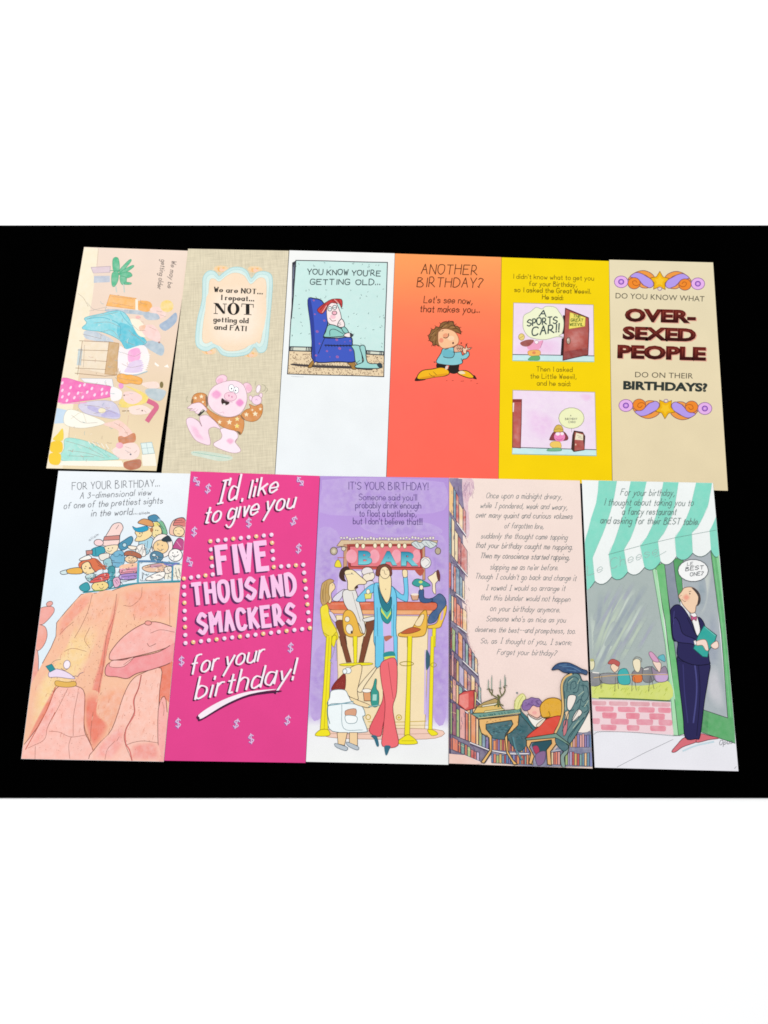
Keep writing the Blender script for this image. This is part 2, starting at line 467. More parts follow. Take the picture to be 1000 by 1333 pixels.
for p in ([405,112,432,108,440,160,425,195,405,170],[400,190,432,180,432,228,412,262,398,250],[440,172,492,118,502,126,452,184],
          [440,186,506,148,514,158,452,198],[438,195,490,183,508,204,472,216],[442,208,476,214,472,248,450,248],[470,238,502,242,500,250,470,250]):
    c.F('4fb587', p, 1, '3f9a72', .4, .25)
c.L('5aa884', .8, [390,175,440,178]); c.L('c3cfc8', 1.4, [420,262,424,292]); c.L('c3cfc8', 1.4, [462,250,466,292])
c.part('party_guests')
c.F('a9b6c2', [378,384,520,390,600,400,600,420,520,412,380,402], k=.44)
c.F('f5b25e', [388,306,530,326,530,386,368,366], 0, 'd99a4c', .4, .25); c.F('f0ab50', [535,342,600,343,617,373,592,399,540,386], 1, None, .4, .2)
c.F('f4ead8', [526,330,540,335,540,392,526,390], 0)
c.F('f3cfc4', [605,383,650,372,695,412,660,435,620,408], k=.34); c.E('f2d070', 697, 368, 36, 33, 0, None, k=.44)
c.F('9aaec6', [655,472,700,440,745,403,748,452,690,502], k=.34); c.F('a6bac8', [560,572,600,556,650,560,682,592,670,637,620,615], k=.44)
c.F('b7c3cf', [252,502,330,512,410,560,330,560,255,542], k=.44); c.F('aab8c6', [570,410,640,408,655,438,590,442], k=.44)
c.L('b5aea6', .4, [265,350,300,385,375,395]); c.L('b5aea6', .4, [275,395,370,372])
c.F('7bd0db', [252,432,330,412,430,393,480,418,522,490,582,552,570,577,480,602,440,552,350,510,240,492,262,460], 1, '58aebd', .5, .35)
c.F('52bfd2', [445,458,520,490,582,555,540,590,482,602,440,545,425,500], k=.25)
c.L('4aa5bb', .6, [262,438,350,430,440,470,440,545]); c.L('4aa5bb', .5, [445,400,470,440,520,490])
c.F('f5ead2', [500,437,560,452,585,530,545,528,512,475], k=.34); c.F('f6cdc6', [560,482,620,470,660,520,655,562,605,548,570,520], k=.34)
c.F('ecb48e', [548,478,580,472,572,500,550,500], k=.44); c.E('b08a80', 655, 565, 6, 5); c.E('f0b9b4', 540, 428, 14, 8)
c.part('table_and_cake')
c.F('ecd9bd', [235,560,380,566,365,735,213,705], 0, k=.34); c.F('b3c5c9', [217,600,240,600,230,690,208,688], 0, k=.44)
c.F('cda673', [384,562,436,570,424,742,360,736], 0, 'b98f5e', .5, .25)
for p in ([222,556,384,562],[214,606,376,610],[232,660,370,668],[202,704,366,712],[198,732,360,748,424,742],[238,560,212,740]): c.L('a07f60', .6, p, 0)
c.F('f5ebec', [440,590,480,602,570,580,602,640,590,692,560,732,440,727], k=.34)
c.F('f2a2d2', [490,612,545,596,552,650,520,672,488,668], k=.35); c.F('dcc6e4', [500,672,562,662,562,722,470,727,480,700], k=.35)
for i in range(9): c.L('f7f2ea', 1.0, [560 + i % 3 * 4, 635 + i * 11, 606 - i * 2, 630 + i * 11])
c.F('f8f2ea', [632,672,655,690,648,697,630,684], 0); c.F('f8f2ea', [680,697,700,684,708,702], 0)
c.L('b0c4c8', 1.4, [440,735,520,742,590,722])
c.part('party_guests')
c.F('cfc8de', [228,895,400,885,440,975,330,968,240,942], 1, 'b5aebf', .4, .35); c.F('b4abd9', [275,905,330,925,330,950,270,925], k=.34); c.F('b4abd9', [380,930,440,955,430,972,340,965], k=.34)
c.E('f3e6bc', 345, 935, 20, 14, k=.34)
c.F('f06cb5', [132,757,250,785,385,803,402,840,390,860,260,880,105,891,115,820], 1, 'd955a0', .4, .18)
for x, y in ((130,785),(175,810),(225,800),(250,795),(165,845),(215,840),(290,815),(345,820),(265,835),(305,850),(345,845),(370,840),(130,860),(195,865),(240,862),(155,880),(130,825)):
    c.E('f9d5ea', x, y, 6, 10, .5)
c.L('f4a6d0', 1.2, [120,898,260,892])
c.F('f0ecec', [228,760,400,762,408,810,385,800,250,780], 0, 'b5bcc4', .4)
c.F('f5efee', [395,808,450,828,445,872,396,880], k=.24); c.E('eb9fd0', 448, 800, 14, 16)
c.F('f0d467', [470,800,540,822,592,858,582,892,505,917,440,912,450,872,500,890,560,880,540,840], k=.25)
c.F('f8d3ce', [462,838,510,832,555,850,560,875,520,900,470,885], k=.15); c.E('8d7a70', 465, 852, 4, 5)
c.F('efaa42', [430,742,455,735,480,742,505,742,560,762,552,792,500,786,470,790,430,776], 1, 'd08f35', .4, .2)
c.F('f4d7c9', [560,787,640,778,655,810,600,815], k=.34); c.E('83744a', 668, 795, 10, 18)
c.F('b3c2c8', [580,822,640,815,692,832,660,882,600,862], k=.35)
c.F('f7ddd1', [490,918,560,905,610,930,590,952,510,955], k=.24)
c.L('d8708d', 6.2, [598,884,630,900,640,918,618,950,592,988]); c.L('8a6a50', .9, [455,937,492,936]); c.E('6b5a50', 563, 935, 4, 4)
c.F('c1d7ea', [97,920,160,934,140,1002,86,1006], 0, None, .4, .2); c.F('f7f3e6', [160,930,250,950,352,992,342,1012,230,1030,140,1005], 1, 'cfc7b4', .4)
c.L('d6cdb4', .5, [175,980,235,945,260,1000]); c.F('f5ccbf', [352,1010,400,995,440,988,500,1040,512,1082,440,1077,430,1040], k=.25)
c.L('e0b5a5', .4, [490,960,480,1020])
c.F('cd7b4d', [432,1080,450,1072,470,1078,520,1056,526,1100,490,1112,470,1117,440,1112], k=.24)
c.F('9fdcd0', [150,1085,250,1098,340,1140,432,1190,390,1202,130,1206,140,1140], 1, '7fbfb5', .4, .3)
for i in range(5): c.L('f4efe2', 1.0, [270 + i * 24, 1102 + i * 4, 285 + i * 24, 1118 + i * 6])
c.L('86c4bb', .5, [280,1110,380,1190]); c.F('f7dcd4', [400,1150,450,1120,520,1110,550,1150,530,1195,470,1200,430,1190], k=.15)
c.E('f1a9bc', 440, 1124, 20, 17, k=.34); c.E('777a84', 500, 1172, 5, 5); c.L('9a9aa2', .4, [470,1150,490,1160])
c.F('f8f2e2', [130,1208,450,1206,470,1240,110,1232], 0); c.F('ba6f50', [463,1217,490,1207,552,1200,552,1242,500,1257,465,1242], k=.15)
c.F('dfece8', [555,1112,615,1106,630,1166,566,1172], 0, 'a5bcc0', .5); c.L('a5bcc0', .5, [585,1110,596,1168]); c.L('a5bcc0', .5, [560,1140,622,1135])
c.F('f6efe0', [560,1175,632,1168,640,1235,566,1235], 0)
c.F('f0d24e', [78,1092,105,1060,132,1032,132,1096], 1); c.F('f2ca3c', [70,1106,126,1104,125,1160,66,1156], 1); c.F('f2ca3c', [62,1168,120,1170,112,1226,62,1220], 1)
c.part('pencil_lines')
for p in ([262,440,300,425,360,415,430,400],[300,460,380,455,440,480],[350,505,400,500,440,545],[490,500,540,540,575,570],[470,560,520,580],[510,470,545,500,580,500],[600,480,640,500],[395,315,520,330],[400,350,515,372],[550,350,590,360],
          [640,395,670,400],[660,415,690,425],[240,520,340,545],[235,575,230,690],[250,580,244,700],[455,620,520,640,560,620],[450,680,500,700,560,690],[430,755,470,765,540,775],[250,905,330,915,420,950],[300,950,380,940],[180,960,240,1000,320,1000],
          [150,1100,250,1130,350,1180],[160,1150,260,1165,360,1192],[160,1180,300,1185],[410,1000,460,1030,490,1075],[470,1130,500,1140],[480,1165,500,1160],[520,1165,535,1150],[480,1222,520,1215,545,1225],[440,1090,480,1085,515,1085],[470,850,490,850],[500,870,515,880],[530,930,550,925],[575,935,585,945]):
    c.L('a48f80', .35, p)
rq = random.Random(3)
for i in range(90):
    y = rq.uniform(300, 1230); x = 330 - (y - 300) * .2 + rq.uniform(0, 300); a = rq.choice((0.1, 1.5, 1.9, .4)) + rq.uniform(-.3, .3); r = rq.uniform(8, 26)
    c.L(['b59c88', '8fb0b8', 'f6eee0', 'c89a86'][i % 4], .4, [x, y, x + r * .5 * math.cos(a + .3), y + r * .5 * math.sin(a + .3), x + r * math.cos(a), y + r * math.sin(a)])
c.part('printed_lettering')
c.T('We may be', 724, 122, 700, 268, 26, '6d6460', .7, .1, .3); c.T('getting older', 668, 116, 645, 274, 26, '6d6460', .7, .1, .3)
c.done()

# ---- 2: dancing pig card
c = Card([(244.9, 323.7), (376.0, 326.3), (357.5, 621), (210.0, 618.7)],
         'tan linen textured card with a dancing pink pig in an orange star shirt', 'd9ceb3', lift=(UP, 0, 0, 0.0), mat=LINEN)
c.view(200, 310, 4.165)
c.part('scalloped_frame')
for x, y in ((367,166),(550,169),(300,613),(526,629)):
    c.E('eecb98', x, y, 40, 18, .05, k=.3)
    for i in range(-2, 3): c.E('eeb568' if i % 2 else 'f0c99a', x + i * 11, y + abs(i) * 3, 9, 13, i * .4, k=.2)
    c.E('f4cbb4', x + 3, y + 6, 14, 8)
c.F('c4e1df', [268,215,290,182,318,176,342,190,356,206,385,182,430,158,480,160,510,182,530,218,560,186,600,180,636,196,645,240,640,330,630,440,618,570,604,612,572,620,546,590,512,628,432,642,372,632,334,592,292,612,250,600,228,562,236,450,262,340,266,270], 1, 'a3d0d2', .55, .2)
c.F('d4e8e2', [288,212,322,196,354,222,392,196,432,172,478,174,504,196,528,236,566,200,612,200,628,232,624,320,614,440,600,562,572,592,545,568,508,612,430,626,376,616,334,572,290,590,254,580,246,545,256,440,280,340,284,262], 1, 'b5d6d4', .4, .15)
c.F('f4dabd', [304,232,328,220,356,236,398,204,440,188,490,203,526,250,570,216,606,226,611,300,601,410,588,520,574,570,543,552,500,594,440,611,382,604,334,554,284,570,264,540,274,430,296,320], 1, 'e2c7a8', .4, .1)
c.SF('f7e3ce', 'f4dabd', [310,270,590,280,580,540,430,590,300,540], .55, .15)
c.part('printed_lettering')
S2 = dict(serif=True, nib=NIB, gap=2.2)
c.T('We are NOT...', 330, 290, 590, 303, 25, '33302c', 1.5, **S2); c.T('I repeat...', 365, 333, 543, 341, 25, '33302c', 1.5, **S2)
c.T('getting old', 327, 452, 512, 460, 25, '33302c', 1.5, **S2); c.T('and FAT!', 332, 493, 502, 503, 25, '33302c', 1.5, **S2)
c.part('large_word')
# large NOT drawn with thick and thin strokes
K = '1d1b1a'
c.F(K, [328,352,352,353,386,402,378,412], 0); c.L(K, .8, [337,354,336,408], 0); c.L(K, .8, [386,356,385,410], 0)
c.L(K, .8, [326,408,347,409], 0); c.L(K, .8, [376,356,397,357], 0); c.L(K, .8, [326,352,345,353], 0)
pts = []
for i in range(24): t = i / 24 * 6.2832; pts += [433 + 33 * math.cos(t), 383 + 33 * math.sin(t)]
c.F(K, pts, 0); c.E('f6e1cb', 433, 383, 14, 29)
c.F(K, [500,358,520,358,520,412,500,412], 0); c.L(K, 1.0, [478,356,541,360], 0); c.L(K, .9, [479,356,477,372], 0); c.L(K, .9, [541,359,541,376], 0); c.L(K, .8, [490,413,530,415], 0)
c.view(235, 470, 7.692); c.part('small_print')
c.F('c9d8c4', [115,905,250,905,500,950,500,990,380,1000,200,960,120,940], 1, None, .5, .4)
for i in range(24):
    x = 128 + i * 15.2; c.L('64b3a8', .55, [x, 912 + i * 2.5, x + 9, 915 + i * 2.5])
c.part('dancing_pig'); OL = 'b7939f'
c.F('f8d9e7', [190,562,260,540,320,580,362,620,402,680,335,660,280,692,300,800,290,840,230,830,150,790,90,700,60,620,66,576,112,565,180,602,212,652], 1, OL, .45, .25)
c.SF('f2bad6', 'f8d9e7', [100,640,160,660,200,730,240,790,180,790,120,720], .5, .3); c.L('9b7d88', .6, [160,585,190,610,215,652])
c.F('fbe5ef', [400,682,480,670,560,712,576,762,548,808,600,880,590,912,520,920,420,890,342,852,336,820,402,780,416,740], 1, OL, .45, .2)
c.SF('f3b0cf', 'fbe5ef', [450,795,500,765,545,800,500,840], .5, .2); c.L(OL, .5, [545,815,560,795,572,770])
ORG = 'd68a3f'
c.F(ORG, [236,436,300,500,420,560,540,560,600,540,636,600,628,690,596,738,560,702,480,682,410,652,350,600,270,520], 1, 'a56a35', .5, .15)
c.F(ORG, [108,415,130,345,190,318,262,342,272,440,245,452,180,420,125,425], 1, 'a56a35', .5, .15)
c.F(ORG, [608,535,650,490,700,470,690,432,745,452,816,430,818,520,780,582,720,606,650,592,612,565], 1, 'a56a35', .5, .15)
c.F('7d5f45', [250,350,272,360,275,440,258,445], k=.1); c.F('7d5f45', [608,540,622,560,650,590,615,575], k=.1); c.F('6f5236', [560,700,600,712,596,738], k=.1); c.F('8a6a4a', [108,415,118,380,130,385,122,425])
def star(x, y, r, col='f6e7c6', a0=-1.57):
    p = []
    for i in range(10):
        rr = r if i % 2 == 0 else r * .45; p += [x + rr * math.cos(a0 + i * .628), y + rr * math.sin(a0 + i * .628)]
    c.F(col, p, 0)
for x, y, r in ((210,355,24),(150,370,18),(490,612,30),(568,580,26),(565,650,28),(660,535,26),(748,528,30),(392,610,24),(800,480,18),(225,410,16),(720,490,14)): star(x, y, r)
star(568, 650, 26, 'eedb74'); star(566, 580, 22, 'f0e29a')
c.F('fadde6', [68,472,100,440,130,425,200,418,262,480,250,502,212,500,190,530,150,520,140,500,90,495,120,475], 1, OL, .45, .15)
c.L(OL, .45, [120,490,150,475]); c.L(OL, .45, [150,510,175,485]); c.F('3f3c38', [170,540,225,478,246,496,190,552], 0); c.F('b9b6a8', [200,500,225,480,236,490,212,512], 0)
c.E('f9ebf0', 780, 278, 22, 42, .25, OL, .45); c.E('f7dbe8', 705, 372, 18, 28, -.3, OL, .45); c.E('f7dbe8', 803, 345, 18, 26, .2, OL, .45); c.E('f4d3e6', 763, 392, 50, 46, 0, OL, .45, .2)
c.L('b39ab8', .5, [740,350,770,345,800,350]); c.L('c08ac0', .5, [750,390,762,380,772,392])
for p in ([815,232,848,250,845,290,820,305],[862,265,872,290,850,315],[755,205,748,240],[70,350,62,380,70,410]): c.L('a19d82', .6, p)
c.E('f7cddc', 410, 186, 60, 46, -.5, OL, .45, .15); c.E('f1b0ca', 398, 196, 34, 26, -.4, k=.3); c.E('f7cddc', 668, 268, 46, 54, -.5, OL, .45, .15); c.E('f1b0ca', 686, 268, 30, 36, -.4, k=.3)
c.F('fadbe6', [275,380,290,310,340,250,420,212,500,196,570,202,630,240,660,310,666,390,640,470,590,530,500,560,410,545,330,500,285,440], 1, OL, .45, .3)
c.SF('f09ccb', 'fadbe6', [300,335,360,282,420,335,360,388], .6, .25); c.SF('ec90c8', 'fadbe6', [545,417,595,370,642,417,595,464], .65, .15)
c.E('ffffff', 510, 270, 28, 36, 0, '9aa0aa', .5); c.E('ffffff', 558, 290, 25, 32, 0, '9aa0aa', .5); c.E('4a5260', 512, 276, 7, 8); c.E('4a5260', 552, 294, 7, 8)
c.E('f6c8d8', 500, 355, 62, 44, .1, 'cf9ab0', .5, .2); c.E('d68aac', 485, 346, 7, 10); c.E('d68aac', 515, 358, 7, 10)
c.F('3d2b2b', [415,372,440,386,488,408,478,434,432,442,408,412], 1); c.F('f3ece8', [425,428,445,424,450,440,432,443]); c.L('c99aac', .5, [440,395,480,405,520,410]); c.L('d9b0c0', .5, [390,520,430,510,435,530])
c.done()

# ---- 3: armchair card
c = Card([(376.8, 325.8), (514.0, 329.7), (502.6, 624), (358.2, 621)],
         'white card with a cartoon of a red haired woman in a blue armchair', 'ebeff2', rows=[(0, 'efefed'), (0.4, 'ecefef'), (1, 'ebeff2')])
c.view(365, 325, 6.667)
c.part('room_panel')
c.F('c6e5e0', [135,92,500,101,930,110,912,600,898,1100,480,1090,62,1078,95,600], 0, None, k=.12)
c.F('e6cfab', [82,852,500,868,899,890,897,1100,480,1090,62,1078], 0)
c.dots('6c4c3c', 480, [85,890,896,920,896,1096,66,1074], (.42, .6), 3, True)
c.dots('4f6866', 80, [140,330,915,340,898,860,90,820], (.45, .62), 5, True); c.dots('4f6866', 14, [140,100,925,118,922,165,138,150], (.45, .6), 6, True)
c.F('d4d8c8', [86,842,268,846,268,882,80,876], 0, '2e3440', 1.0); c.F('d4d8c8', [750,876,898,886,896,914,752,906], 0, '2e3440', 1.0)
for x in (95,110,228,245,258): c.L('2e3440', 1.1, [x, 846, x - 4, 876], 0)
for x in (765,778,868,882): c.L('2e3440', 1.1, [x, 880, x - 3, 906], 0)
c.F('34323c', [103,112,132,96,128,200,118,400,100,600,94,600,99,400], 0); c.L('8890a8', .5, [112,150,108,300,104,420]); c.L('8890a8', .5, [120,130,116,250])
for seg in ([135,92,400,97,700,106,930,110],[930,110,922,350,908,700,898,1102],[898,1102,600,1092,300,1086,62,1078],[62,1078,76,860,95,560,120,300,135,92]): c.L('31333c', 1.15, seg)
c.F('4a4242', [108,988,250,998,640,1012,790,1024,780,1046,600,1032,330,1024,110,1004], 1)
for i in range(30): c.L('3a3334', .5, [120 + i * 22, 985 + i * .8, 136 + i * 22, 1012 + i * .9])
c.part('armchair')
c.F('a57b3d', [240,1022,262,980,285,960,302,966,282,1000,268,1022], 1, '4a3420', .6); c.F('a57b3d', [585,985,640,975,658,1032,625,1036,612,1010], 1, '4a3420', .6)
c.F('4059be', [240,436,300,424,350,436,376,466,405,520,412,640,380,740,386,764,500,768,612,760,626,830,645,900,645,972,500,972,290,966,275,800,262,640], 1, '1f2540', 1.0)
c.F('2f3f96', [240,438,262,432,290,600,300,800,306,964,288,964,272,800,260,640], 1); c.L('1f2540', 1.5, [386,828,500,832,622,832]); c.L('1f2540', .9, [386,764,370,800,330,900])
for x in range(390, 620, 26): c.L('1f2540', .8, [x, 824, x + 6, 842])
for x, y, r in ((320,710,17),(382,615,14),(490,782,16),(340,815,10),(515,857,17),(405,880,13),(608,872,14),(495,930,18),(310,918,14),(300,560,11),(606,792,9),(290,440,12),(430,930,6),(560,800,6)):
    c.E('a866a4', x, y, r * .75, r * .6, .4); c.E('5a58b0', x, y, r * .25, r * .2)
c.part('seated_woman'); O3 = '2c3a40'
c.F('9ed2cd', [618,832,690,836,706,900,712,985,690,1002,652,972,640,880], 1, O3, .8); c.F('9ed2cd', [690,842,735,840,756,975,840,990,882,1006,850,1030,668,1026,656,1002,720,972,712,920], 1, O3, .8)
c.F('35464e', [838,990,874,984,888,1022,855,1022]); c.L(O3, .6, [660,985,690,960])
c.F('f6e4e3', [402,518,420,472,470,448,512,520,530,592,526,640,492,668,430,645,408,612], 1, O3, .6)
c.F('8ec8c0', [415,655,470,656,538,690,572,720,560,748,386,758,394,712], 1, O3, .8); c.L(O3, .8, [430,745,432,700,470,690,520,715,545,730]); c.F('8ec8c0', [530,675,562,672,592,716,555,722], 1, O3, .7)
c.F('f6e4e3', [552,738,590,720,632,740,602,760,562,754], 1, O3, .7); c.F('3c3c44', [606,722,630,735,622,758,606,752]); c.F('f6e4e3', [498,645,530,600,556,636,552,668,512,672], 1, O3, .7); c.L(O3, .6, [505,640,525,635]); c.L(O3, .6, [508,655,528,650])
c.E('f4b9c6', 458, 580, 24, 20, k=.3); c.E('efb0bd', 470, 548, 21, 17, 0, O3, .6); c.E('e8f0ee', 430, 512, 18, 20, 0, O3, .6); c.E('e8f0ee', 472, 500, 18, 18, 0, O3, .6); c.L(O3, .6, [418,512,442,512]); c.L(O3, .6, [460,502,486,500])
c.L('8a3f4a', .7, [428,592,450,618,482,614])
c.F('c4413f', [338,500,400,455,450,430,520,428,538,450,532,502,512,470,470,462,440,462,412,490,396,520,360,556,322,530], 1, '5a2226', .6)
for p in ([345,520,390,470],[365,545,402,485],[385,535,412,480],[450,440,490,455],[470,432,510,470],[500,432,528,480]): c.L('f2c8c0' if p[0] in (365,470) else '6a2426', .7, p)
c.part('printed_lettering')
c.T("YOU KNOW YOU'RE", 234, 213, 868, 228, 45, '39474a', 1.15, .05, .35, 1.5, 2.4); c.T('GETTING OLD...', 260, 301, 866, 304, 46, '39474a', 1.15, .05, .35, 1.5, 4)
c.part('small_print')
for i in range(9): c.L('a8acb0', .45, [96 + i * 12, 1099 + i * .6, 104 + i * 12, 1099.5 + i * .6])
c.done()

# ---- 4: orange boy card
c = Card([(514.4, 329.9), (652.8, 334.7), (648.8, 627.5), (503.2, 624.5)],
         'orange red card with a cartoon boy in a blue smock counting fingers', 'fd6b59',
         rows=[(0, 'fb9f5d'), (0.12, 'fb9159'), (0.25, 'fb8058'), (0.4, 'fc7258'), (0.6, 'fd6959'), (1, 'fc6755')])
c.view(530, 405, 9.09); OB = '3c2019'
c.part('cartoon_boy')
for x, y, w in ((540,822,10),(655,828,18),(760,825,9),(830,856,8),(470,823,6)): c.L('a03a32', .7, [x - w, y + 2, x, y, x + w, y - 2])
c.F('251f1d', [368,608,462,640,456,672,440,700,348,662], 1); c.F('251f1d', [508,640,612,622,612,690,626,712,562,742,500,727,486,690], 1)
c.F('3a1d18', [92,826,118,770,128,780,150,806,220,800,200,818], 1); c.F('3a1d18', [770,790,795,756,826,806], 1)
c.F('f1b51d', [118,790,135,745,190,700,300,685,400,665,480,690,498,740,440,768,330,780,200,806,140,806], 1, OB, .8); c.F('f1b51d', [600,722,650,702,722,712,784,765,780,790,720,788,620,750], 1, OB, .8)
c.F('e09a18', [150,790,300,760,480,735,440,766,330,779,200,803]); c.L(OB, .5, [260,735,290,765,330,775]); c.L(OB, .5, [310,715,350,755]); c.L(OB, .5, [640,720,680,725]); c.L(OB, .5, [625,735,660,745])
c.F('ead9b8', [605,722,650,706,690,735,640,745]); c.F('d8c8c0', [455,655,485,645,480,680,455,690])
c.F('82c6ce', [430,442,550,428,600,470,640,480,660,522,720,476,736,520,700,562,660,572,650,618,560,641,430,632,345,602,400,500], 1, OB, .7, .06)
c.F('6db6c3', [430,540,415,490,450,450,520,460,562,500,540,546,480,552], 1); c.L(OB, .8, [445,455,490,440]); c.L(OB, .8, [432,540,480,552,540,546,562,500,545,480])
c.L(OB, .7, [640,560,655,600,650,620]); c.E('8a4a40', 325, 603, 12, 8, .4)
c.F('e7b294', [560,482,555,432,600,400,662,420,652,472,600,484], 1, OB, .6)
for p in ([600,410,590,440,610,470],[620,408,612,440,635,470],[640,415,630,440,650,460],[595,440,655,440]): c.L(OB, .55, p)
c.F('f1cbac', [660,430,690,440,700,388,716,438,762,428,742,452,706,462,700,502,665,492], 1, OB, .6); c.E('6d2f2c', 642, 378, 9, 10); c.E('b8604a', 712, 384, 8, 8); c.E('b8604a', 764, 432, 8, 8)
c.F('8b6339', [255,290,275,262,290,220,320,215,345,185,380,190,400,150,440,125,480,132,545,120,560,168,600,180,625,212,638,262,600,256,560,240,500,215,430,205,372,240,365,330,382,412,340,395,312,408,300,372,268,345], 1, OB, .6)
for p in ([270,330,300,270,330,240],[300,380,318,320,345,270],[330,390,345,340],[350,225,400,190,450,185],[400,200,450,150,500,150],[480,200,540,165,580,200],[540,210,590,205,625,240],[440,130,470,118,485,140],[490,125,530,118,540,140]): c.L(OB, .6, p)
for p in ([262,300,240,285],[268,345,248,350],[300,395,290,415],[335,400,330,420],[300,215,280,200],[345,185,330,170],[400,150,385,135],[560,165,585,150],[610,195,640,190],[632,240,655,245],[620,262,640,275],[480,130,500,108]): c.L(OB, .6, p)
for p in ([290,290,330,250],[420,195,470,165],[510,190,560,190],[310,350,330,300]): c.L('b98c58', .7, p)
c.F('f5bf93', [368,260,395,222,440,208,500,215,570,250,610,320,604,380,545,420,450,440,400,425,370,372], 1, 'a5603f', .5)
c.E('ee8f6e', 405, 345, 26, 28, k=.1); c.E('e99c76', 456, 288, 34, 26, -.3); c.L(OB, .9, [432,312,460,318,490,298,492,265]); c.E('612c28', 545, 377, 11, 13)
c.L(OB, .6, [385,240,395,228]); c.L(OB, .6, [410,235,430,226]); c.E('f7cda6', 520, 320, 40, 30, k=.1)
c.view(490, 310, 4.165)
c.part('printed_lettering'); KB = '45210f'
c.T('ANOTHER', 243, 193, 546, 198, 51, KB, 1.1, .12, .2, 1.5); c.T('BIRTHDAY?', 220, 264, 574, 268, 51, KB, 1.1, .12, .2, 1.4)
c.T("Let's see now,", 257, 349, 520, 357, 36, KB, .95, .1, .3, 1.4); c.T('that makes you...', 237, 399, 560, 404, 36, KB, .95, .1, .3, 1.4)
c.done()

# ---- 5: yellow weevil card
c = Card([(653.2, 334.9), (792.9, 339.7), (796.9, 630), (649.2, 627.5)],
         'bright yellow card with two framed cartoon panels of a red door', 'f4d200', rows=[(0, 'f3d205'), (1, 'f6d100')])
c.view(655, 385, 7.692)
c.part('upper_cartoon_panel')
c.F('edd6ec', [105,70,905,90,912,660,95,650], 0, '9c9a78', .5, .3); c.F('c3e5e6', [98,592,912,602,912,660,95,650], 0, None, .5, .3); c.L('36434c', 1.0, [98,588,500,594,912,602]); c.L('74b8a8', .8, [97,650,912,661], 0)
c.SF('ecc0e4', 'edd6ec', [130,500,300,460,540,450,560,570,330,580,130,575], .5, .35)
c.F('2a2022', [600,195,624,195,620,382,590,382,605,300], 0); c.F('2a2022', [588,428,612,420,602,598,577,596], 0)
c.F('eef1cb', [200,262,212,195,275,160,330,116,390,132,430,106,520,114,562,162,602,230,606,310,588,380,560,398,616,420,540,410,430,437,330,432,250,402,205,332], 1, 'a6ac94', .5, .15)
c.F('ab4a41', [625,124,740,172,856,220,860,330,850,590,720,618,600,646,612,380], 0, '5c2424', .8, .08)
c.SF('c0645a', 'ab4a41', [650,350,800,330,820,480,700,560,640,520], .4, .2); c.F('923a36', [612,560,850,520,848,585,604,640], 0, None, .5, .1); c.L('5c2424', 1.2, [628,128,856,222], 0)
c.F('f1e06c', [670,165,826,216,820,306,660,332], 0, 'b89a40', .5)
c.T('THE', 702, 214, 775, 224, 27, '6a7a30', .8, .1); c.T('GREAT', 678, 256, 800, 258, 27, '6a7a30', .8, .1); c.T('WEEVIL', 668, 300, 802, 300, 27, '6a7a30', .8, .1)
c.E('b7a08e', 655, 450, 19, 34, 0, '6a4038', .6); c.E('e0d4c8', 650, 440, 7, 12)
c.F('ef9ec2', [240,502,300,460,345,462,400,448,385,500,350,542,270,546], 1, None, .5, .12); c.L('a06a90', .5, [400,448,375,520]); c.F('9a4b46', [172,470,240,440,310,446,262,502,200,504], 1, None, .5, .1)
c.E('fbeef2', 335, 464, 20, 18, 0, 'b88aa0', .4); c.E('e8d27c', 185, 412, 30, 33, 0, 'a88a40', .5); c.L('a88a40', .5, [160,430,205,400])
c.F('f2b962', [255,552,360,545,372,590,320,604,260,596], 1, 'b8803a', .4); c.E('e08a5a', 310, 570, 18, 14); c.F('6bb170', [290,606,362,604,362,642,300,645,250,640], 1, '4a8a5a', .4)
c.F('6bb170', [280,600,290,600,290,615,280,615], 0)
c.T('A', 360, 206, 430, 208, 62, '33464a', 1.5, .15); c.T('SPORTS', 242, 302, 542, 274, 66, '33464a', 1.5, .12, .3, 1.3); c.T('CAR!!', 290, 398, 562, 362, 80, '33464a', 1.6, .2, .2, 1.5)
c.part('lower_cartoon_panel'); c.view(655, 500, 7.692)
c.F('efd9ee', [98,60,920,80,935,718,92,700], 0, '9c9a78', .5, .3); c.F('c3e7e8', [95,640,932,656,935,718,92,700], 0, None, .5, .3); c.L('36434c', 1.0, [95,632,500,645,932,657]); c.L('74a8a8', .8, [92,700,935,718], 0)
c.SF('ecc6ea', 'efd9ee', [240,250,460,300,560,420,420,560,260,480], .45, .4); c.SF('eec2e6', 'efd9ee', [760,110,850,95,900,130,830,180], .4, .3)
c.F('b5524c', [98,156,186,155,182,400,174,640,95,634], 0, '6a2c2c', .7, .1); c.F('8c3a38', [98,150,186,150,186,180,98,180], 0); c.F('f2e2dc', [98,186,112,186,107,278,97,278], 0); c.SF('c4625a', 'b5524c', [110,380,165,420,160,600,110,560], .4, .2)
c.E('eff1bd', 685, 340, 127, 104, 0, 'a6a884', .6, .15); c.L('8a8a80', .5, [685,440,688,482])
c.T('A', 672, 322, 684, 322, 14, '777a6c', .45); c.T('BIRTHDAY', 622, 358, 742, 356, 18, '777a6c', .45); c.T('CARD', 655, 388, 726, 388, 18, '777a6c', .45)
c.F('8b4148', [468,546,490,500,515,478,600,474,640,510,652,545,620,565,480,562], 1, '5a2a30', .4); c.E('ef82ba', 566, 527, 56, 50, 0, None, k=.1); c.E('fbe8f2', 548, 498, 22, 18); c.E('fbe8f2', 592, 496, 18, 16); c.L('a04878', .5, [530,545,565,560,600,545])
c.F('d9b653', [508,474,522,430,548,408,585,418,602,470,555,480], 1, '8a7030', .5); c.L('8a7030', .5, [515,455,560,448,598,455]); c.F('f1c964', [470,600,500,575,570,580,580,640,520,642,480,625], 1, 'b8903a', .4)
c.F('7db992', [448,652,500,640,570,640,578,668,450,670], 1, '4a8a70', .4)
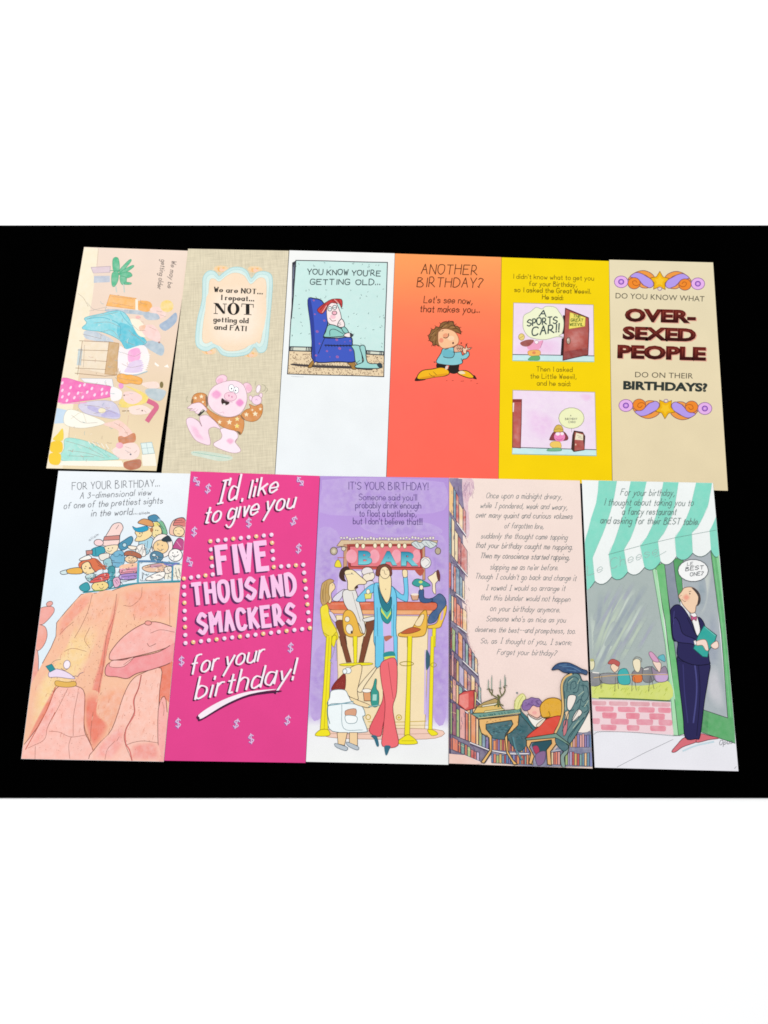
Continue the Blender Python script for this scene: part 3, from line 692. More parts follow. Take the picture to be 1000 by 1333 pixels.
c.F('4b3029', [710,464,800,478,824,520,816,662,708,680,682,652,694,510], 0); c.F('aa463d', [718,480,806,496,802,560,816,655,716,668], 0, None, .5, .12); c.F('ede2c4', [732,486,802,506,802,562,720,556], 0); c.L('8a8068', .5, [745,515,780,525]); c.L('8a8068', .5, [755,535,792,543]); c.E('e0c0a8', 728, 605, 7, 10)
c.part('printed_lettering'); c.view(630, 320, 4.165); KY = '66540f'
c.T("I didn't know what to get you", 158, 177, 596, 187, 25, KY, .68, 0, 0, 1.5, 2.4); c.T('for your Birthday,', 246, 216, 504, 222, 25, KY, .68, 0, 0, 1.5, 2.4)
c.T('so I asked the Great Weevil.', 166, 249, 580, 259, 25, KY, .68, 0, 0, 1.5, 2.4); c.T('He said:', 317, 289, 430, 293, 25, KY, .68, 0, 0, 1.5, 2.4)
c.T('Then I asked', 286, 680, 480, 683, 26, KY, .68, 0, 0, 1.5, 2.4); c.T('the Little Weevil,', 253, 718, 502, 722, 26, KY, .68, 0, 0, 1.5, 2.4); c.T('and he said:', 289, 756, 470, 760, 26, KY, .68, 0, 0, 1.5, 2.4)
c.done()

# ---- 6: tan lettered card
c = Card([(793.2, 338.0), (928.5, 341.6), (947.7, 638.8), (797.6, 634.5)],
         'tan card with dark red capitals between two purple and orange scroll ornaments', 'e7d8b3', rows=[(0, 'e7dab8'), (0.5, 'e8d8b3'), (1, 'e6d5af')])
def ornament(cx, cy, sy, ang, sc):
    O6 = '7a4a55'
    def M(pts, mir=1):
        out = []
        for i in range(0, len(pts), 2):
            x, y = pts[i] * mir * sc, pts[i + 1] * sy * sc
            out += [cx + x * math.cos(ang) - y * math.sin(ang), cy + x * math.sin(ang) + y * math.cos(ang)]
        return out
    for m in (1, -1):
        x, y = M([208, 10], m); c.E('e7b2ea', x, y, 37 * sc, 32 * sc, 0, '8a5a9a', .6); c.E('c58be0', x, y, 14 * sc, 13 * sc, 0, '6a3aa0', .8); c.E('e7b2ea', x, y, 5, 5)
        c.F('f09a45', M([30,-22, 50,-42, 85,-54, 120,-48, 150,-30, 172,-4, 150,-10, 120,-30, 80,-30, 45,-8], m), 1, O6, .6)
        c.F('b59bea', M([160,-22, 130,-42, 100,-38, 70,-22, 42,-4, 32,22, 48,38, 75,34, 98,14, 118,-8, 145,-14], m), 1, O6, .6)
        c.F('f2a050', M([60,38, 90,24, 108,2, 128,-10, 130,8, 112,28, 90,40], m), 1, O6, .6)
        c.E('f08a2c', *M([138,16], m), 34 * sc, 31 * sc, 0, O6, .6)
        c.L('a04a1a', .7, M([108,20, 122,28, 140,24, 146,8, 132,2, 122,12], m))
    p = []
    for i in range(10):
        r = 54 if i % 2 == 0 else 30; p += [r * math.sin(i * .6283), -r * math.cos(i * .6283) + 2]
    c.F('f1b60f', M(p), 0, '9a6a10', .6); c.F('f7c62a', M([v * .55 for v in p]), 0)
    x, y = M([2, 42]); c.E('ead9c8', x, y, 11, 9, 0, '8a6a9a', .6)
c.view(770, 320, 4.165)
c.part('scroll_ornament'); ornament(370, 190, 1, .025, 1.0)
c.part('scroll_ornament'); ornament(401, 884, -1, .038, 1.03)
c.part('printed_lettering'); K6 = '4c463a'
c.B('DO YOU KNOW WHAT', 131, 284, 613, 302, 31, K6, .0); 
for s, a in (('OVER-', (180, 405, 566, 415, 66)), ('SEXED', (168, 502, 567, 515, 66)), ('PEOPLE', (140, 604, 621, 618, 68))):
    c.B(s, *a, 'e3a08c', .055, off=(5, 4)); c.B(s, *a, '6d1d17', .055, '330a0a')
    c.B(s, a[0] + 6, a[1] - 8, a[2] - 8, a[3] - 8, a[4] * .82, '96402f', -.03, '4a1010')
c.B('DO ON THEIR', 237, 712, 551, 720, 31, K6, .0); c.B('BIRTHDAYS?', 172, 776, 629, 789, 44, '2f3733', .05)
c.done()
# ================================================================== BOTTOM ROW
BL = (UP, UP, 0, 0)
# ---- 7: sightseers on a cliff
c = Card([(76.1, 612.9), (248.0, 616.5), (213.3, 991.7), (27.5, 988.0)],
         'pale blue card with tourists crowded on top of a pink desert cliff', 'e6eef4', lift=BL, rows=[(0, 'ebeff3'), (0.4, 'dfebf3'), (1, 'e2eef4')])
c.view(20, 760, 4.545); O7 = '7c4f48'
c.part('desert_cliff')
c.F('eea196', [140,152,190,134,226,140,226,172,180,226,150,242,100,232], 1, O7, .5, .15); c.F('eea08e', [120,256,170,250,188,290,180,340,150,386,110,392], 1, O7, .5, .2); c.F('eaa090', [90,402,132,402,132,540,90,612,60,600], 1, O7, .5, .2); c.E('eaa79c', 202, 118, 20, 14, -.4, O7, .5)
c.F('f3bb9a', [390,62,470,55,560,45,640,15,760,-8,860,-14,1000,-20,1000,1100,0,1100,20,900,90,600,160,470,210,380,240,310,244,230,300,162], 0, O7, .6, .08)
c.SF('f4cd90', 'f3bb9a', [360,240,500,260,440,450,300,640,240,600,110,860,90,860,120,620,300,360], .62, .25); c.SF('f2a387', 'f3bb9a', [620,42,780,14,960,12,945,210,830,220,700,220,640,120], .62, .3)
c.SF('ef9b80', 'f3bb9a', [392,66,470,60,420,140,330,230,250,330,250,230,302,166], .62, .25); c.SF('f3b392', 'f3bb9a', [470,60,590,50,560,200,480,240,420,180], .62, .25)
c.SF('e98069', 'f3bb9a', [596,62,620,58,566,280,530,480,500,640,486,760,470,900,450,960,428,880,446,640,500,450,534,290], .62, .2)
c.SF('e9846a', 'f3bb9a', [36,1040,60,940,160,740,236,612,225,660,190,770,110,910], .62, .2); c.SF('f0a887', 'f3bb9a', [500,640,640,600,660,680,600,840,520,900,480,780], .62, .3)
c.SF('ea7f68', 'f3bb9a', [410,655,490,640,484,760,560,850,470,996,438,940,408,830], .62, .15); c.F('e7795e', [850,500,940,470,930,700,884,682,850,742], 1, None, .5, .15)
c.F('f7b8aa', [35,1040,130,850,180,760,240,622,300,604,362,606,410,652,406,850,436,930,462,992,462,1050], 1, O7, .6, .25); c.SF('f4a69a', 'f7b8aa', [180,760,240,640,250,720,200,840,170,920,80,970], .62, .4)
c.F('f7bcaa', [462,1052,482,962,570,862,640,662,690,570,750,530,862,500,852,650,850,900,896,1055], 1, O7, .6, .25); c.F('f3a8a0', [846,742,892,688,900,1055,852,1055], 1, O7, .6, .2)
c.SF('f2a196', 'f7bcaa', [462,1052,482,965,600,850,650,840,640,950,560,1050], .62, .35); c.SF('ef9488', 'f7bcaa', [690,960,760,940,840,945,850,1052,690,1052], .62, .35)
c.L('d5716b', 1.6, [745,540,728,620,700,690,704,770,655,860,652,940,676,985,690,1045]); c.L(O7, .5, [662,952,700,938,760,930,846,942]); c.L(O7, .5, [745,540,735,600,705,685,702,760,650,870,648,940,690,1045])
for p in ([75,972,170,922,190,850,230,768],[200,872,260,878,330,906,430,892],[330,906,316,960,322,1035],[118,962,116,1035],[372,640,345,780,342,900],[530,1040,545,980,590,930],[600,930,615,905],[460,760,446,870,446,930],
          [600,60,580,200,540,310,520,480,490,640],[912,60,914,240],[455,62,430,160,390,250,350,320],[750,20,742,80,690,130,640,128],[345,225,300,260,262,300],[290,400,340,382,420,400],[440,260,410,330,440,380],[700,180,705,215],[870,700,880,740,876,780],[310,620,250,740,222,790],[230,770,190,850]):
    c.L('9a5f52', .5, p)
c.L('c9604e', 1.0, [236,612,190,740,110,890,60,980]); c.L('c9604e', .9, [215,800,235,760]); c.L('b86a5a', .8, [412,655,408,760,410,850,440,930,460,990])
c.dots('9c6450', 240, [380,120,900,60,880,250,560,400,520,900,460,600,100,860,260,320], (.25, .42), 8, True); c.dots('b0705e', 110, [100,1000,260,640,400,660,420,900,880,1040,840,560,720,560,560,1000], (.25, .4), 9, True)
rq = random.Random(8)
for i in range(150):
    y = rq.uniform(60, 900); x = rq.uniform(max(120, 400 - y * .5), 880); r = rq.uniform(10, 34)
    c.L(['e0937c', 'cf8069', 'f7d2b4', 'e8a38c'][i % 4], .4, [x, y, x - r * .2, y + r * .5, x - r * .25, y + r])
c.F('f4aca3', [555,432,572,390,640,312,740,245,830,225,950,262,1000,280,950,352,860,390,760,418,660,440,572,452], 1, O7, .7, .25); c.F('ee8f92', [535,540,542,480,600,455,720,432,850,402,960,345,935,452,830,500,720,530,662,560,600,550], 1, O7, .7, .2)
c.F('f6b6ad', [572,455,640,452,700,435,640,490,560,490], 1, O7, .4, .2); c.E('f0a097', 786, 232, 20, 13, 0, O7, .6); c.L(O7, .6, [780,352,795,370,832,354]); c.L(O7, .5, [800,292,860,272,942,286]); c.L(O7, .5, [640,480,680,450,720,430])
c.dots('a86a60', 26, [600,400,760,260,930,290,850,380,640,430], (.25, .4), 10)
c.part('small_dog')
c.F('e3b45c', [240,574,300,582,352,578,356,604,300,612,240,602], 1, '8a6530', .5); c.F('ebd9ec', [200,522,240,504,300,520,352,556,330,562,250,552,200,552], 1, '77607a', .5); c.E('f6eaf2', 305, 478, 20, 26, .2, '77607a', .5); c.F('2f8f98', [180,488,215,474,236,506,205,522], 0, '20606a', .5)
c.L('77607a', .6, [270,500,290,512,308,505]); c.L('9a8a70', .6, [215,468,240,452,268,448]); c.L('77607a', .7, [338,552,355,545,368,548,382,532,402,524]); c.L('77607a', .5, [215,552,212,560]); c.L('77607a', .5, [250,552,246,562])
c.part('tourist_crowd'); c.view(70, 660, 5.556); O8 = '41404a'
c.F('3f8f9c', [225,612,400,590,480,565,620,545,925,530,925,545,620,556,470,585,240,622], 1)
c.F('f0c0a8', [836,182,850,120,880,88,940,78,960,130,958,212,860,206], 1, O8, .62, .1); c.F('d97f78', [864,132,890,85,945,84,958,142,910,132], 1, O8, .62); c.E('f5dbaa', 905, 178, 40, 36, 0, O8, .62); c.L(O8, .6, [880,170,888,172]); c.L(O8, .6, [915,170,922,172]); c.L(O8, .62, [895,192,912,196])
c.F('be4f88', [860,292,900,225,945,250,942,312,880,302], 1, O8, .62); c.L('e8a8c8', .7, [890,250,920,290])
c.F('7cb991', [745,98,790,108,822,192,785,192,770,140], 1, O8, .62); c.E('f1dda4', 742, 178, 40, 46, 0, O8, .62); c.F('4a88a8', [682,72,735,55,772,92,760,105,700,102], 1, O8, .6); c.E('a8c8d8', 762, 95, 12, 12); c.F('e8d880', [718,118,745,108,768,130,735,140], 1)
c.F('a9d2e2', [615,255,690,218,722,240,700,300,682,338,640,342], 1, O8, .62); c.F('f5f0ea', [598,290,650,270,664,352,600,348], 1, O8, .62); c.L(O8, .55, [640,275,640,345])
c.F('f4daa2', [588,182,630,150,690,150,712,200,655,242,588,246,602,212], 1, O8, .62); c.F('d99b62', [608,112,650,85,712,105,716,142,640,126], 1, O8, .6); c.F('2d9dc0', [570,140,600,152,670,138,682,165,632,182,590,172], 1, '1f5f80', .5); c.L(O8, .6, [610,210,625,216,638,200]); c.E('b07850', 708, 165, 12, 18)
c.F('f4d5ce', [355,278,360,240,400,170,430,125,480,114,502,150,480,200,470,266,420,282], 1, O8, .62); c.F('cd867d', [366,214,476,204,476,236,358,242], 0, O8, .55); c.E('f4d3d3', 325, 258, 34, 24, .1, O8, .62); c.L(O8, .55, [450,160,470,130])
c.F('f1ddba', [370,286,462,275,452,322,412,342,375,322], 1, O8, .55); c.F('3e9eb0', [275,305,350,285,372,320,340,352,280,352], 1, '1f5f78', .6); c.F('c98b82', [233,316,280,312,280,340,236,346], 0, O8, .62); c.L('1f5f78', .6, [300,300,305,348]); c.F('e8e2d8', [330,345,400,335,390,380,340,385], 1, O8, .62)
c.F('71afcc', [408,362,450,320,500,322,512,390,482,432,420,432,400,402], 1, '3a6a80', .6, .1); c.F('9cc8d0', [358,392,410,370,422,432,390,452], 1, O8, .62); c.F('4a98a2', [400,432,442,440,432,562,390,582,392,480], 1, '2a5a68', .6); c.L('3a6a80', .6, [430,350,455,360,480,345])
c.F('e1b1c9', [428,522,470,508,482,560,442,582], 1, O8, .62); c.L('a04a80', .6, [440,530,460,560]); c.L('a04a80', .6, [455,520,470,550])
c.F('4e92b0', [472,268,510,240,560,212,572,242,540,290,500,312,475,300], 1, '2a5570', .7); c.E('bcd8e0', 512, 275, 15, 15, 0, '2a5570', .6); c.F('f5e8d6', [540,280,600,288,582,310,545,302], 1, O8, .62)
c.F('e89cac', [480,440,540,415,600,412,604,470,490,490], 1, O8, .62); c.F('aa8aca', [480,490,600,478,602,515,490,527], 1, O8, .62); c.F('f2c4a4', [490,420,600,405,600,432,485,446], 1); c.E('f1d1aa', 560, 378, 46, 28, 0, O8, .62); c.F('b06a50', [510,350,520,322,570,318,630,345,625,372,560,352], 1, O8, .62); c.L(O8, .62, [540,385,560,392,575,384])
c.F('d0e2e4', [48,468,100,454,104,480,60,488], 1, O8, .62); c.F('e7b152', [98,452,190,438,205,480,110,482], 1, O8, .62)
c.F('d9744f', [180,412,220,380,300,372,350,415,376,450,330,452,290,470,260,400,215,420,190,440], 1, '8a4030', .5); c.F('f4d8a4', [204,418,250,395,276,440,296,470,242,486,210,462], 1, O8, .62); c.F('f3f0ea', [188,376,250,348,272,374,200,388], 1, O8, .62); c.E('6a4a48', 262, 442, 8, 7); c.L('d9744f', 1.2, [350,420,385,430])
c.F('bcd8d8', [228,502,280,480,302,500,262,542], 1, O8, .62); c.E('f1d690', 335, 572, 62, 36, -.1, O8, .62); c.F('e0605a', [258,545,330,490,392,478,398,520,330,542], 1, O8, .62); c.F('3d9da8', [188,572,240,545,262,590,230,612,195,600], 1, '1f5f68', .6); c.L(O8, .6, [330,580,345,592,362,578]); c.L('7aa850', 1.0, [285,605,360,600])
c.E('f6eae2', 785, 280, 76, 86, .1, O8, .6); c.E('f4d19c', 775, 288, 56, 50, 0, O8, .62); c.F('2d3e48', [778,235,828,205,852,246,800,252], 1); c.L(O8, .6, [750,300,770,315,795,305]); c.E(O8, 752, 275, 4, 4); c.E(O8, 785, 278, 4, 4)
c.F('5987a0', [698,342,740,318,792,345,772,390,710,388], 1, '2a4a68', .6); c.E('d6e6ea', 725, 348, 14, 12, 0, '2a4a68', .6)
c.F('f1ebda', [800,420,930,402,930,522,800,522], 0, O8, .62); c.E('f8f4f0', 880, 348, 50, 46, 0, O8, .7); c.L(O8, .8, [858,350,875,362,905,345]); c.E(O8, 862, 332, 4, 5); c.E(O8, 895, 326, 4, 5)
c.F('e9c0a2', [645,432,720,412,800,408,812,460,705,472,650,456], 1, O8, .62); c.F('c79aa8', [700,420,780,412,775,430,705,440], 1); c.F('f7f2ec', [662,522,740,478,802,468,792,512,722,532], 1, O8, .6); c.F('f3e6d8', [800,440,850,430,850,470,810,480], 1, O8, .62)
c.L('5a86b0', 2.0, [612,390,720,392,820,402,930,410]); c.L('3d6a90', .6, [612,398,720,400,820,410,925,418]); c.L('66acc0', 2.8, [612,400,608,540]); c.L('4f90ac', 2.2, [860,412,856,530]); c.L('66acc0', 2.0, [415,470,405,575]); c.L('7a78c0', 1.8, [800,412,850,422,890,408])
for p in ([640,470,640,520],[750,490,780,500],[830,490,825,522],[880,470,900,530],[905,440,915,500],[520,540,560,520],[480,540,500,560]): c.L(O8, .62, p)
for x, y in ((232,430),(396,300),(425,296),(622,192),(640,188),(738,168),(752,170),(545,368),(575,366),(318,562),(352,560),(225,445)): c.E('2c2a32', x, y, 4.2, 4.2, n=8)
for p in ([205,470,225,478,240,470],[385,315,405,322,420,312],[545,395,560,400,578,392],[735,200,750,206,762,196],[195,400,215,385],[300,380,340,405],[310,395,350,430],[320,420,360,445],[270,515,330,505,390,495],[285,530,340,520,392,508],[490,460,540,452,600,448],[485,475,600,462],[490,505,600,494],
          [640,290,620,330],[660,260,650,330],[680,245,672,310],[745,120,775,150,790,190],[760,112,795,160],[870,100,930,95],[870,115,945,108],[710,355,780,365],[720,375,770,380],[420,345,440,340],[470,340,495,350],[430,400,480,405],[415,385,440,390],[410,470,425,475],[408,500,425,505],[405,530,425,535],
          [660,440,700,432],[720,432,790,425],[690,500,720,510],[740,495,770,490],[650,475,640,530],[645,480,680,500],[820,450,840,470],[880,440,890,480],[900,450,915,480],[830,500,850,515],[885,500,910,510],[480,545,520,538],[540,532,590,525],[630,535,700,530],[720,532,790,528]):
    c.L('34323c', .5, p)
rq = random.Random(21)
for i in range(120):
    x = rq.uniform(230, 915); y = rq.uniform(max(190, 620 - x * .55), 530 - (x - 300) * .02); a = rq.uniform(0, 3.1); r = rq.uniform(5, 13)
    c.L(['3f4a58', '5a4a48', '2f7080', 'f6f2ee'][i % 4], .5, [x, y, x + r * math.cos(a), y + r * math.sin(a), x + r * 1.6 * math.cos(a + .6), y + r * 1.6 * math.sin(a + .6)])
c.part('printed_lettering')
c.T('click', 258, 246, 326, 202, 16, '7a7c84', .5); c.T('click', 617, 54, 694, 48, 16, '5a5c64', .6)
c.view(20, 600, 3.332); K7 = '5b5d64'
c.T('FOR YOUR BIRTHDAY...', 246, 126, 626, 110, 31, K7, .75, .05, .3); c.T('A 3-dimensional view', 280, 163, 588, 148, 26, K7, .65, .25, .3); c.T('of one of the prettiest sights', 210, 207, 638, 183, 27, K7, .65, .25, .3); c.T('in the world...', 329, 240, 528, 231, 27, K7, .65, .25, .3)
c.done()

# ---- 8: hot pink card
c = Card([(248.4, 613.5), (416.3, 619.5), (397.8, 993.2), (213.8, 990.2)],
         'hot pink card with pale capitals inside a border of marquee bulbs', 'e2418b', lift=BL, rows=[(0, 'e6428b'), (0.5, 'e4448d'), (1, 'df428b')])
c.view(190, 600, 3.332)
c.part('dollar_signs')
for i, (x, y, a) in enumerate(((220,88,-.5),(270,120,.2),(670,88,-.6),(447,268,0),(642,260,.4),(210,307,.1),(663,380,.1),(190,437,-.4),(628,810,.1),(155,868,0),(140,1137,0),(393,1140,.3),(615,1125,.2),(457,1205,-.1))):
    c.part('dollar_sign')
    dx, dy = math.cos(a - .05), -math.sin(a * -1) ; ux, uy = math.sin(a), -math.cos(a)
    x0, y0 = x - 10 * math.cos(a) - 17 * ux, y - 10 * math.sin(a) - 17 * uy
    c.T('$', x0, y0, x0 + 20 * math.cos(a), y0 + 20 * math.sin(a), 34, 'dcbfe0', 1.25, shadow=('9a5a9c', (-3, 3)))
pathp = [(280,348),(545,320),(555,460),(683,450),(712,725),(172,790),(165,510),(290,492),(280,348)]
cnt = [8, 4, 4, 8, 16, 8, 4, 4]
k = 0
for (a, b), n in zip(zip(pathp, pathp[1:]), cnt):
    for i in range(n):
        t = i / n; x, y = a[0] + (b[0] - a[0]) * t, a[1] + (b[1] - a[1]) * t
        c.part('marquee_bulb')
        c.E('6a2a5c', x - 4, y + 5, 9.5, 9.5, n=12); c.E('f3c98a' if k % 3 == 0 else 'f2cfe8', x, y, 9, 9, n=12); c.E('fdeef4', x + 2, y - 3, 3.5, 3.5, n=8); k += 1
c.part('printed_lettering'); D8 = '4c1c40'
for s, x0, y0, x1, y1, h, w in (('FIVE', 320, 488, 528, 466, 112, 6.8), ('THOUSAND', 210, 622, 650, 576, 86, 5.3), ('SMACKERS', 234, 748, 648, 702, 82, 5.1)):
    c.T(s, x0, y0, x1, y1, h, 'f8c4e8', w, 0, 0, 2.9, shadow=('5e2a5e', (-8, 7)))
SC = dict(slant=.46, nib=lambda t: 0.62 + 0.55 * abs(t[1] * .9 - t[0] * .3), jit=.2, shadow=(D8, (-7, 6)))
WH = 'f8eaf3'
c.T("@'d", 300, 187, 392, 168, 96, WH, 2.4, gap=.9, **SC); c.T('like', 448, 160, 568, 134, 70, WH, 2.3, gap=1.5, **SC); c.T('to give you', 252, 272, 640, 200, 74, WH, 2.3, gap=1.4, space=2, **SC)
c.T('for your', 192, 928, 505, 862, 74, WH, 2.3, gap=1.3, space=2, **SC); c.T('birthday!', 214, 1036, 640, 950, 88, WH, 2.4, gap=1.4, **SC)
c.part('underline_swash')
c.F(D8, [222,1106,280,1066,360,1030,450,1006,575,996,575,1004,450,1022,345,1066,240,1126,224,1122], 1); c.F(WH, [230,1100,285,1062,360,1026,450,1000,570,990,450,1012,345,1056,245,1116,232,1112], 1)
c.done()

# ---- 9: purple bar card
c = Card([(416.9, 619.6), (584.4, 622.0), (583.8, 995.6), (398.4, 991.7)],
         'purple card with a tall woman in a blue robe leaning at a bar', 'b99edb', lift=BL,
         rows=[(0, 'b393d6'), (0.15, 'b898da'), (0.4, 'c0a6de'), (0.7, 'c4aee0'), (0.85, 'c6b2e2'), (0.875, 'eeedf0'), (1, 'f1f2f0')])
c.view(380, 610, 3.332)
c.part('purple_wash')
for i, p in enumerate(([130,50,660,60,660,180,400,200,120,190],[120,260,210,300,190,560,110,700,100,420],[600,300,670,320,665,620,640,640,610,430],[90,820,170,760,180,1000,150,1060,85,1080],[600,700,670,690,668,1080,610,1060],[300,240,560,230,650,280,400,290])):
    c.SF('ae90d4', 'bb9fdc', p, .4, .3)
O9 = '4c3a30'
c.part('bar_counter')
c.F('cbb4e4', [205,440,575,440,570,585,190,585], 0, None, .5, .3); c.F('f4deb4', [192,636,592,640,584,960,576,1140,165,1130,200,900], 0, 'b09468', .6, .06)
c.view(395, 830, 5.0)
c.F('f1cbb9', [160,600,850,596,860,655,500,662,165,648], 1, 'a8806a', .5); c.L('c8a838', .9, [420,548,600,550,800,544]); c.L('b8a05a', .6, [430,575,620,572,830,570]); c.L('a8806a', .5, [165,625,500,630,850,625])
c.F('cdb8e6', [795,80,800,500,785,500,790,80], 0); c.F('3c6074', [800,78,832,150,800,212], 1)
c.E(None, 422, 518, 15, 16, 0, 'b89a20', 1.0); c.E(None, 622, 520, 17, 17, 0, 'b89a20', 1.0); c.E('d8c040', 622, 520, 8, 8)
c.view(410, 690, 5.556)
c.F('d86641', [82,542,130,518,500,520,870,524,884,546,850,582,500,580,130,577], 1, '8a3a28', .7, .1); c.F('eca76c', [110,577,850,580,842,612,500,612,122,604], 0, 'a86a40', .5, .15); c.L('f0a080', .8, [120,535,400,532])
c.part('bar_sign')
c.F('d8bd98', [158,116,190,72,540,74,888,76,880,106,560,104,250,102,235,118], 0, '8a6a50', .6, .1)
rn = random.Random(4)
for i in range(32):
    x = 190 + i * 21.5; c.E('e9dfd6', x, 58 + rn.uniform(-5, 8), 9, 9 + rn.uniform(-2, 4), 0, '8a7a90', .4)
c.F('c99a7a', [210,105,238,105,232,280,206,280], 0, '8a5a48', .5); c.F('c99a7a', [775,100,795,100,798,360,780,360], 0, '8a5a48', .5); c.F('b8584a', [725,285,790,285,770,330,745,320], 1)
c.F('a8483f', [232,102,778,98,780,292,240,282], 0); c.F('e2737d', [252,118,762,112,764,270,258,262], 0, '7a2c28', .6, .1); c.F('c85a50', [245,268,775,276,776,290,245,282], 0)
for x, w in ((265,40),(430,38),(590,36),(735,30)): c.E('ee98a8', x, 190, w, 50, k=.2)
for s, x0, x1, y in (('B', 312, 415, 246), ('A', 468, 596, 250), ('R', 622, 750, 254)):
    c.B(s, x0, y, x1, y, 96, '2a6478', .065); c.B(s, x0 + 3, y - 3, x1 - 3, y - 3, 90, '2a8cac', .05, '7fd0d8')
for x, y in ((305,112),(350,116),(435,112),(487,110),(545,110),(608,114),(650,114)): c.E('f4e9cb', x, y, 13, 19, 0, '8a7a58', .5)
c.E('b9aa92', 137, 152, 26, 28, 0, '6a5a50', .7); c.E('d8ccb0', 137, 152, 12, 14); c.E('d9cdb8', 208, 135, 16, 16, 0, '6a5a50', .5); c.L('6a5a50', .8, [150,130,200,120,235,125]); c.F('ecd93c', [143,262,152,228,168,215,182,228,192,265,168,270], 1, '8a7a20', .6); c.L('c06a60', 1.0, [165,200,215,200]); c.L('6a5a50', .5, [168,200,168,216])
c.F('d3dbda', [698,100,730,80,760,92,790,74,840,80,884,102,840,132,800,115,770,138,735,132], 1, '5a6a70', .6, .1)
for p in ([715,95,745,125],[740,90,765,125],[770,90,800,118],[800,85,830,120],[830,85,860,110]): c.L('5a6a70', .5, p)
c.E('b9aa92', 890, 152, 20, 24, 0, '6a5a50', .7); c.L('6a5a50', .6, [870,110,890,130]); c.E('ece8e4', 802, 235, 38, 42, 0, '6a6a70', .6); c.L('6a6a70', .5, [775,225,800,205,830,235,800,265]); c.L('d89a90', .8, [790,195,825,200])
c.part('bar_patrons')
# woman on the left
c.F('efdb2b', [42,562,90,540,112,640,158,732,120,772,62,742,45,640], 1, '9a8a20', .6, .08); c.F('dcd8e4', [128,505,150,470,205,430,214,442,175,512], 1, O9, .5); c.F('dccfe2', [100,590,130,600,158,650,150,670,120,640], 1, O9, .4)
c.F('f1d6a4', [98,378,135,384,146,420,118,460,122,512,98,522], 1, O9, .5); c.F('bf9955', [48,402,70,372,110,354,138,368,118,384,104,400,100,460,108,500,62,545,40,500], 1, '7a5a30', .5, .1)
for p in ([70,390,60,440,62,520],[88,375,76,440,80,520],[58,430,54,500]): c.L('8a6a38', .5, p)
c.E(O9, 128, 398, 3, 3); c.F('e6d030', [60,742,120,772,158,735,165,790,100,795], 1, '9a8a20', .5)
# small man behind the bar
c.F('e9e2f0', [290,300,340,300,330,350,300,350], 1, '9a90b0', .4); c.E('e9e0de', 380, 300, 42, 32, 0, O9, .5); c.F('f1e4cc', [348,330,420,308,432,338,412,362,370,382], 1, O9, .5); c.F('5a3a30', [362,374,415,358,412,372,372,382], 1); c.E(O9, 398, 318, 4, 4)
c.F('d9d2e6', [360,385,420,370,430,440,370,450], 1, O9, .4)
# long nosed man
c.F('7c4831', [150,665,212,660,222,760,230,840,192,840,180,760], 1, '4a2a1c', .5); c.F('7c4831', [368,672,430,645,438,682,400,770,372,840,338,840,372,740], 1, '4a2a1c', .5)
c.F('e3dfda', [205,442,250,428,292,432,320,520,352,640,365,720,350,755,320,682,230,562,204,500], 1, O9, .6); c.F('e3dfda', [348,642,430,624,436,646,366,664], 1, O9, .5); c.L(O9, .4, [270,450,300,560,330,660])
c.F('f4e1b4', [214,302,250,286,280,292,330,335,372,372,362,392,312,396,292,432,240,432,236,372], 1, O9, .6); c.F('472d27', [174,332,190,282,230,262,252,282,218,300,216,350,228,372,196,366], 1); c.F('472d27', [283,424,304,398,312,418], 1); c.L('8a8a90', .6, [225,322,262,318,280,320]); c.E(O9, 268, 312, 4, 4)
c.F('eab649', [203,622,228,580,268,588,300,640,330,740,355,750,320,772,240,768,208,722], 1, '8a6520', .7); c.E('efe7d8', 234, 645, 18, 20, 0, '8a6520', .5); c.E('efe7d8', 250, 716, 26, 36, -.2, '8a6520', .5); c.F('4a3a34', [258,735,270,725,275,748,262,750], 0)
c.F('f0e024', [276,770,302,770,302,840,276,840], 0, '9a8a20', .5); c.F('f0e024', [100,795,122,800,118,840,96,840], 0, '9a8a20', .4)
# man on the right
c.F('eec34b', [818,692,880,672,905,590,925,556,952,545,948,600,922,672,902,706,825,712], 1, '8a6a20', .7); c.F('c1a2dc', [915,600,930,580,925,640,908,650], 1)
c.F('3f5f8a', [758,512,850,492,900,460,940,490,948,542,905,600,872,662,820,672,832,612,884,560,868,522], 1, '22344e', .6, .08); c.F('3f5f8a', [752,442,786,430,792,490,850,500,830,524,765,518], 1, '22344e', .6)
c.F('f5e4c4', [818,342,850,322,880,300,892,360,872,390,874,462,852,442,850,392,838,372], 1, O9, .5); c.F('6a3b36', [878,302,894,288,907,330,902,372,886,352], 1); c.F('3d9e98', [704,382,730,355,772,360,835,400,770,412,720,402], 1, '1f5a58', .6); c.E('c8dc70', 765, 376, 14, 10); c.E('f5e4c4', 770, 415, 14, 18, 0, O9, .4)
c.F('d9aa8c', [693,470,752,465,746,506,705,508], 0, O9, .6); c.E('f2e4d6', 722, 466, 28, 8)
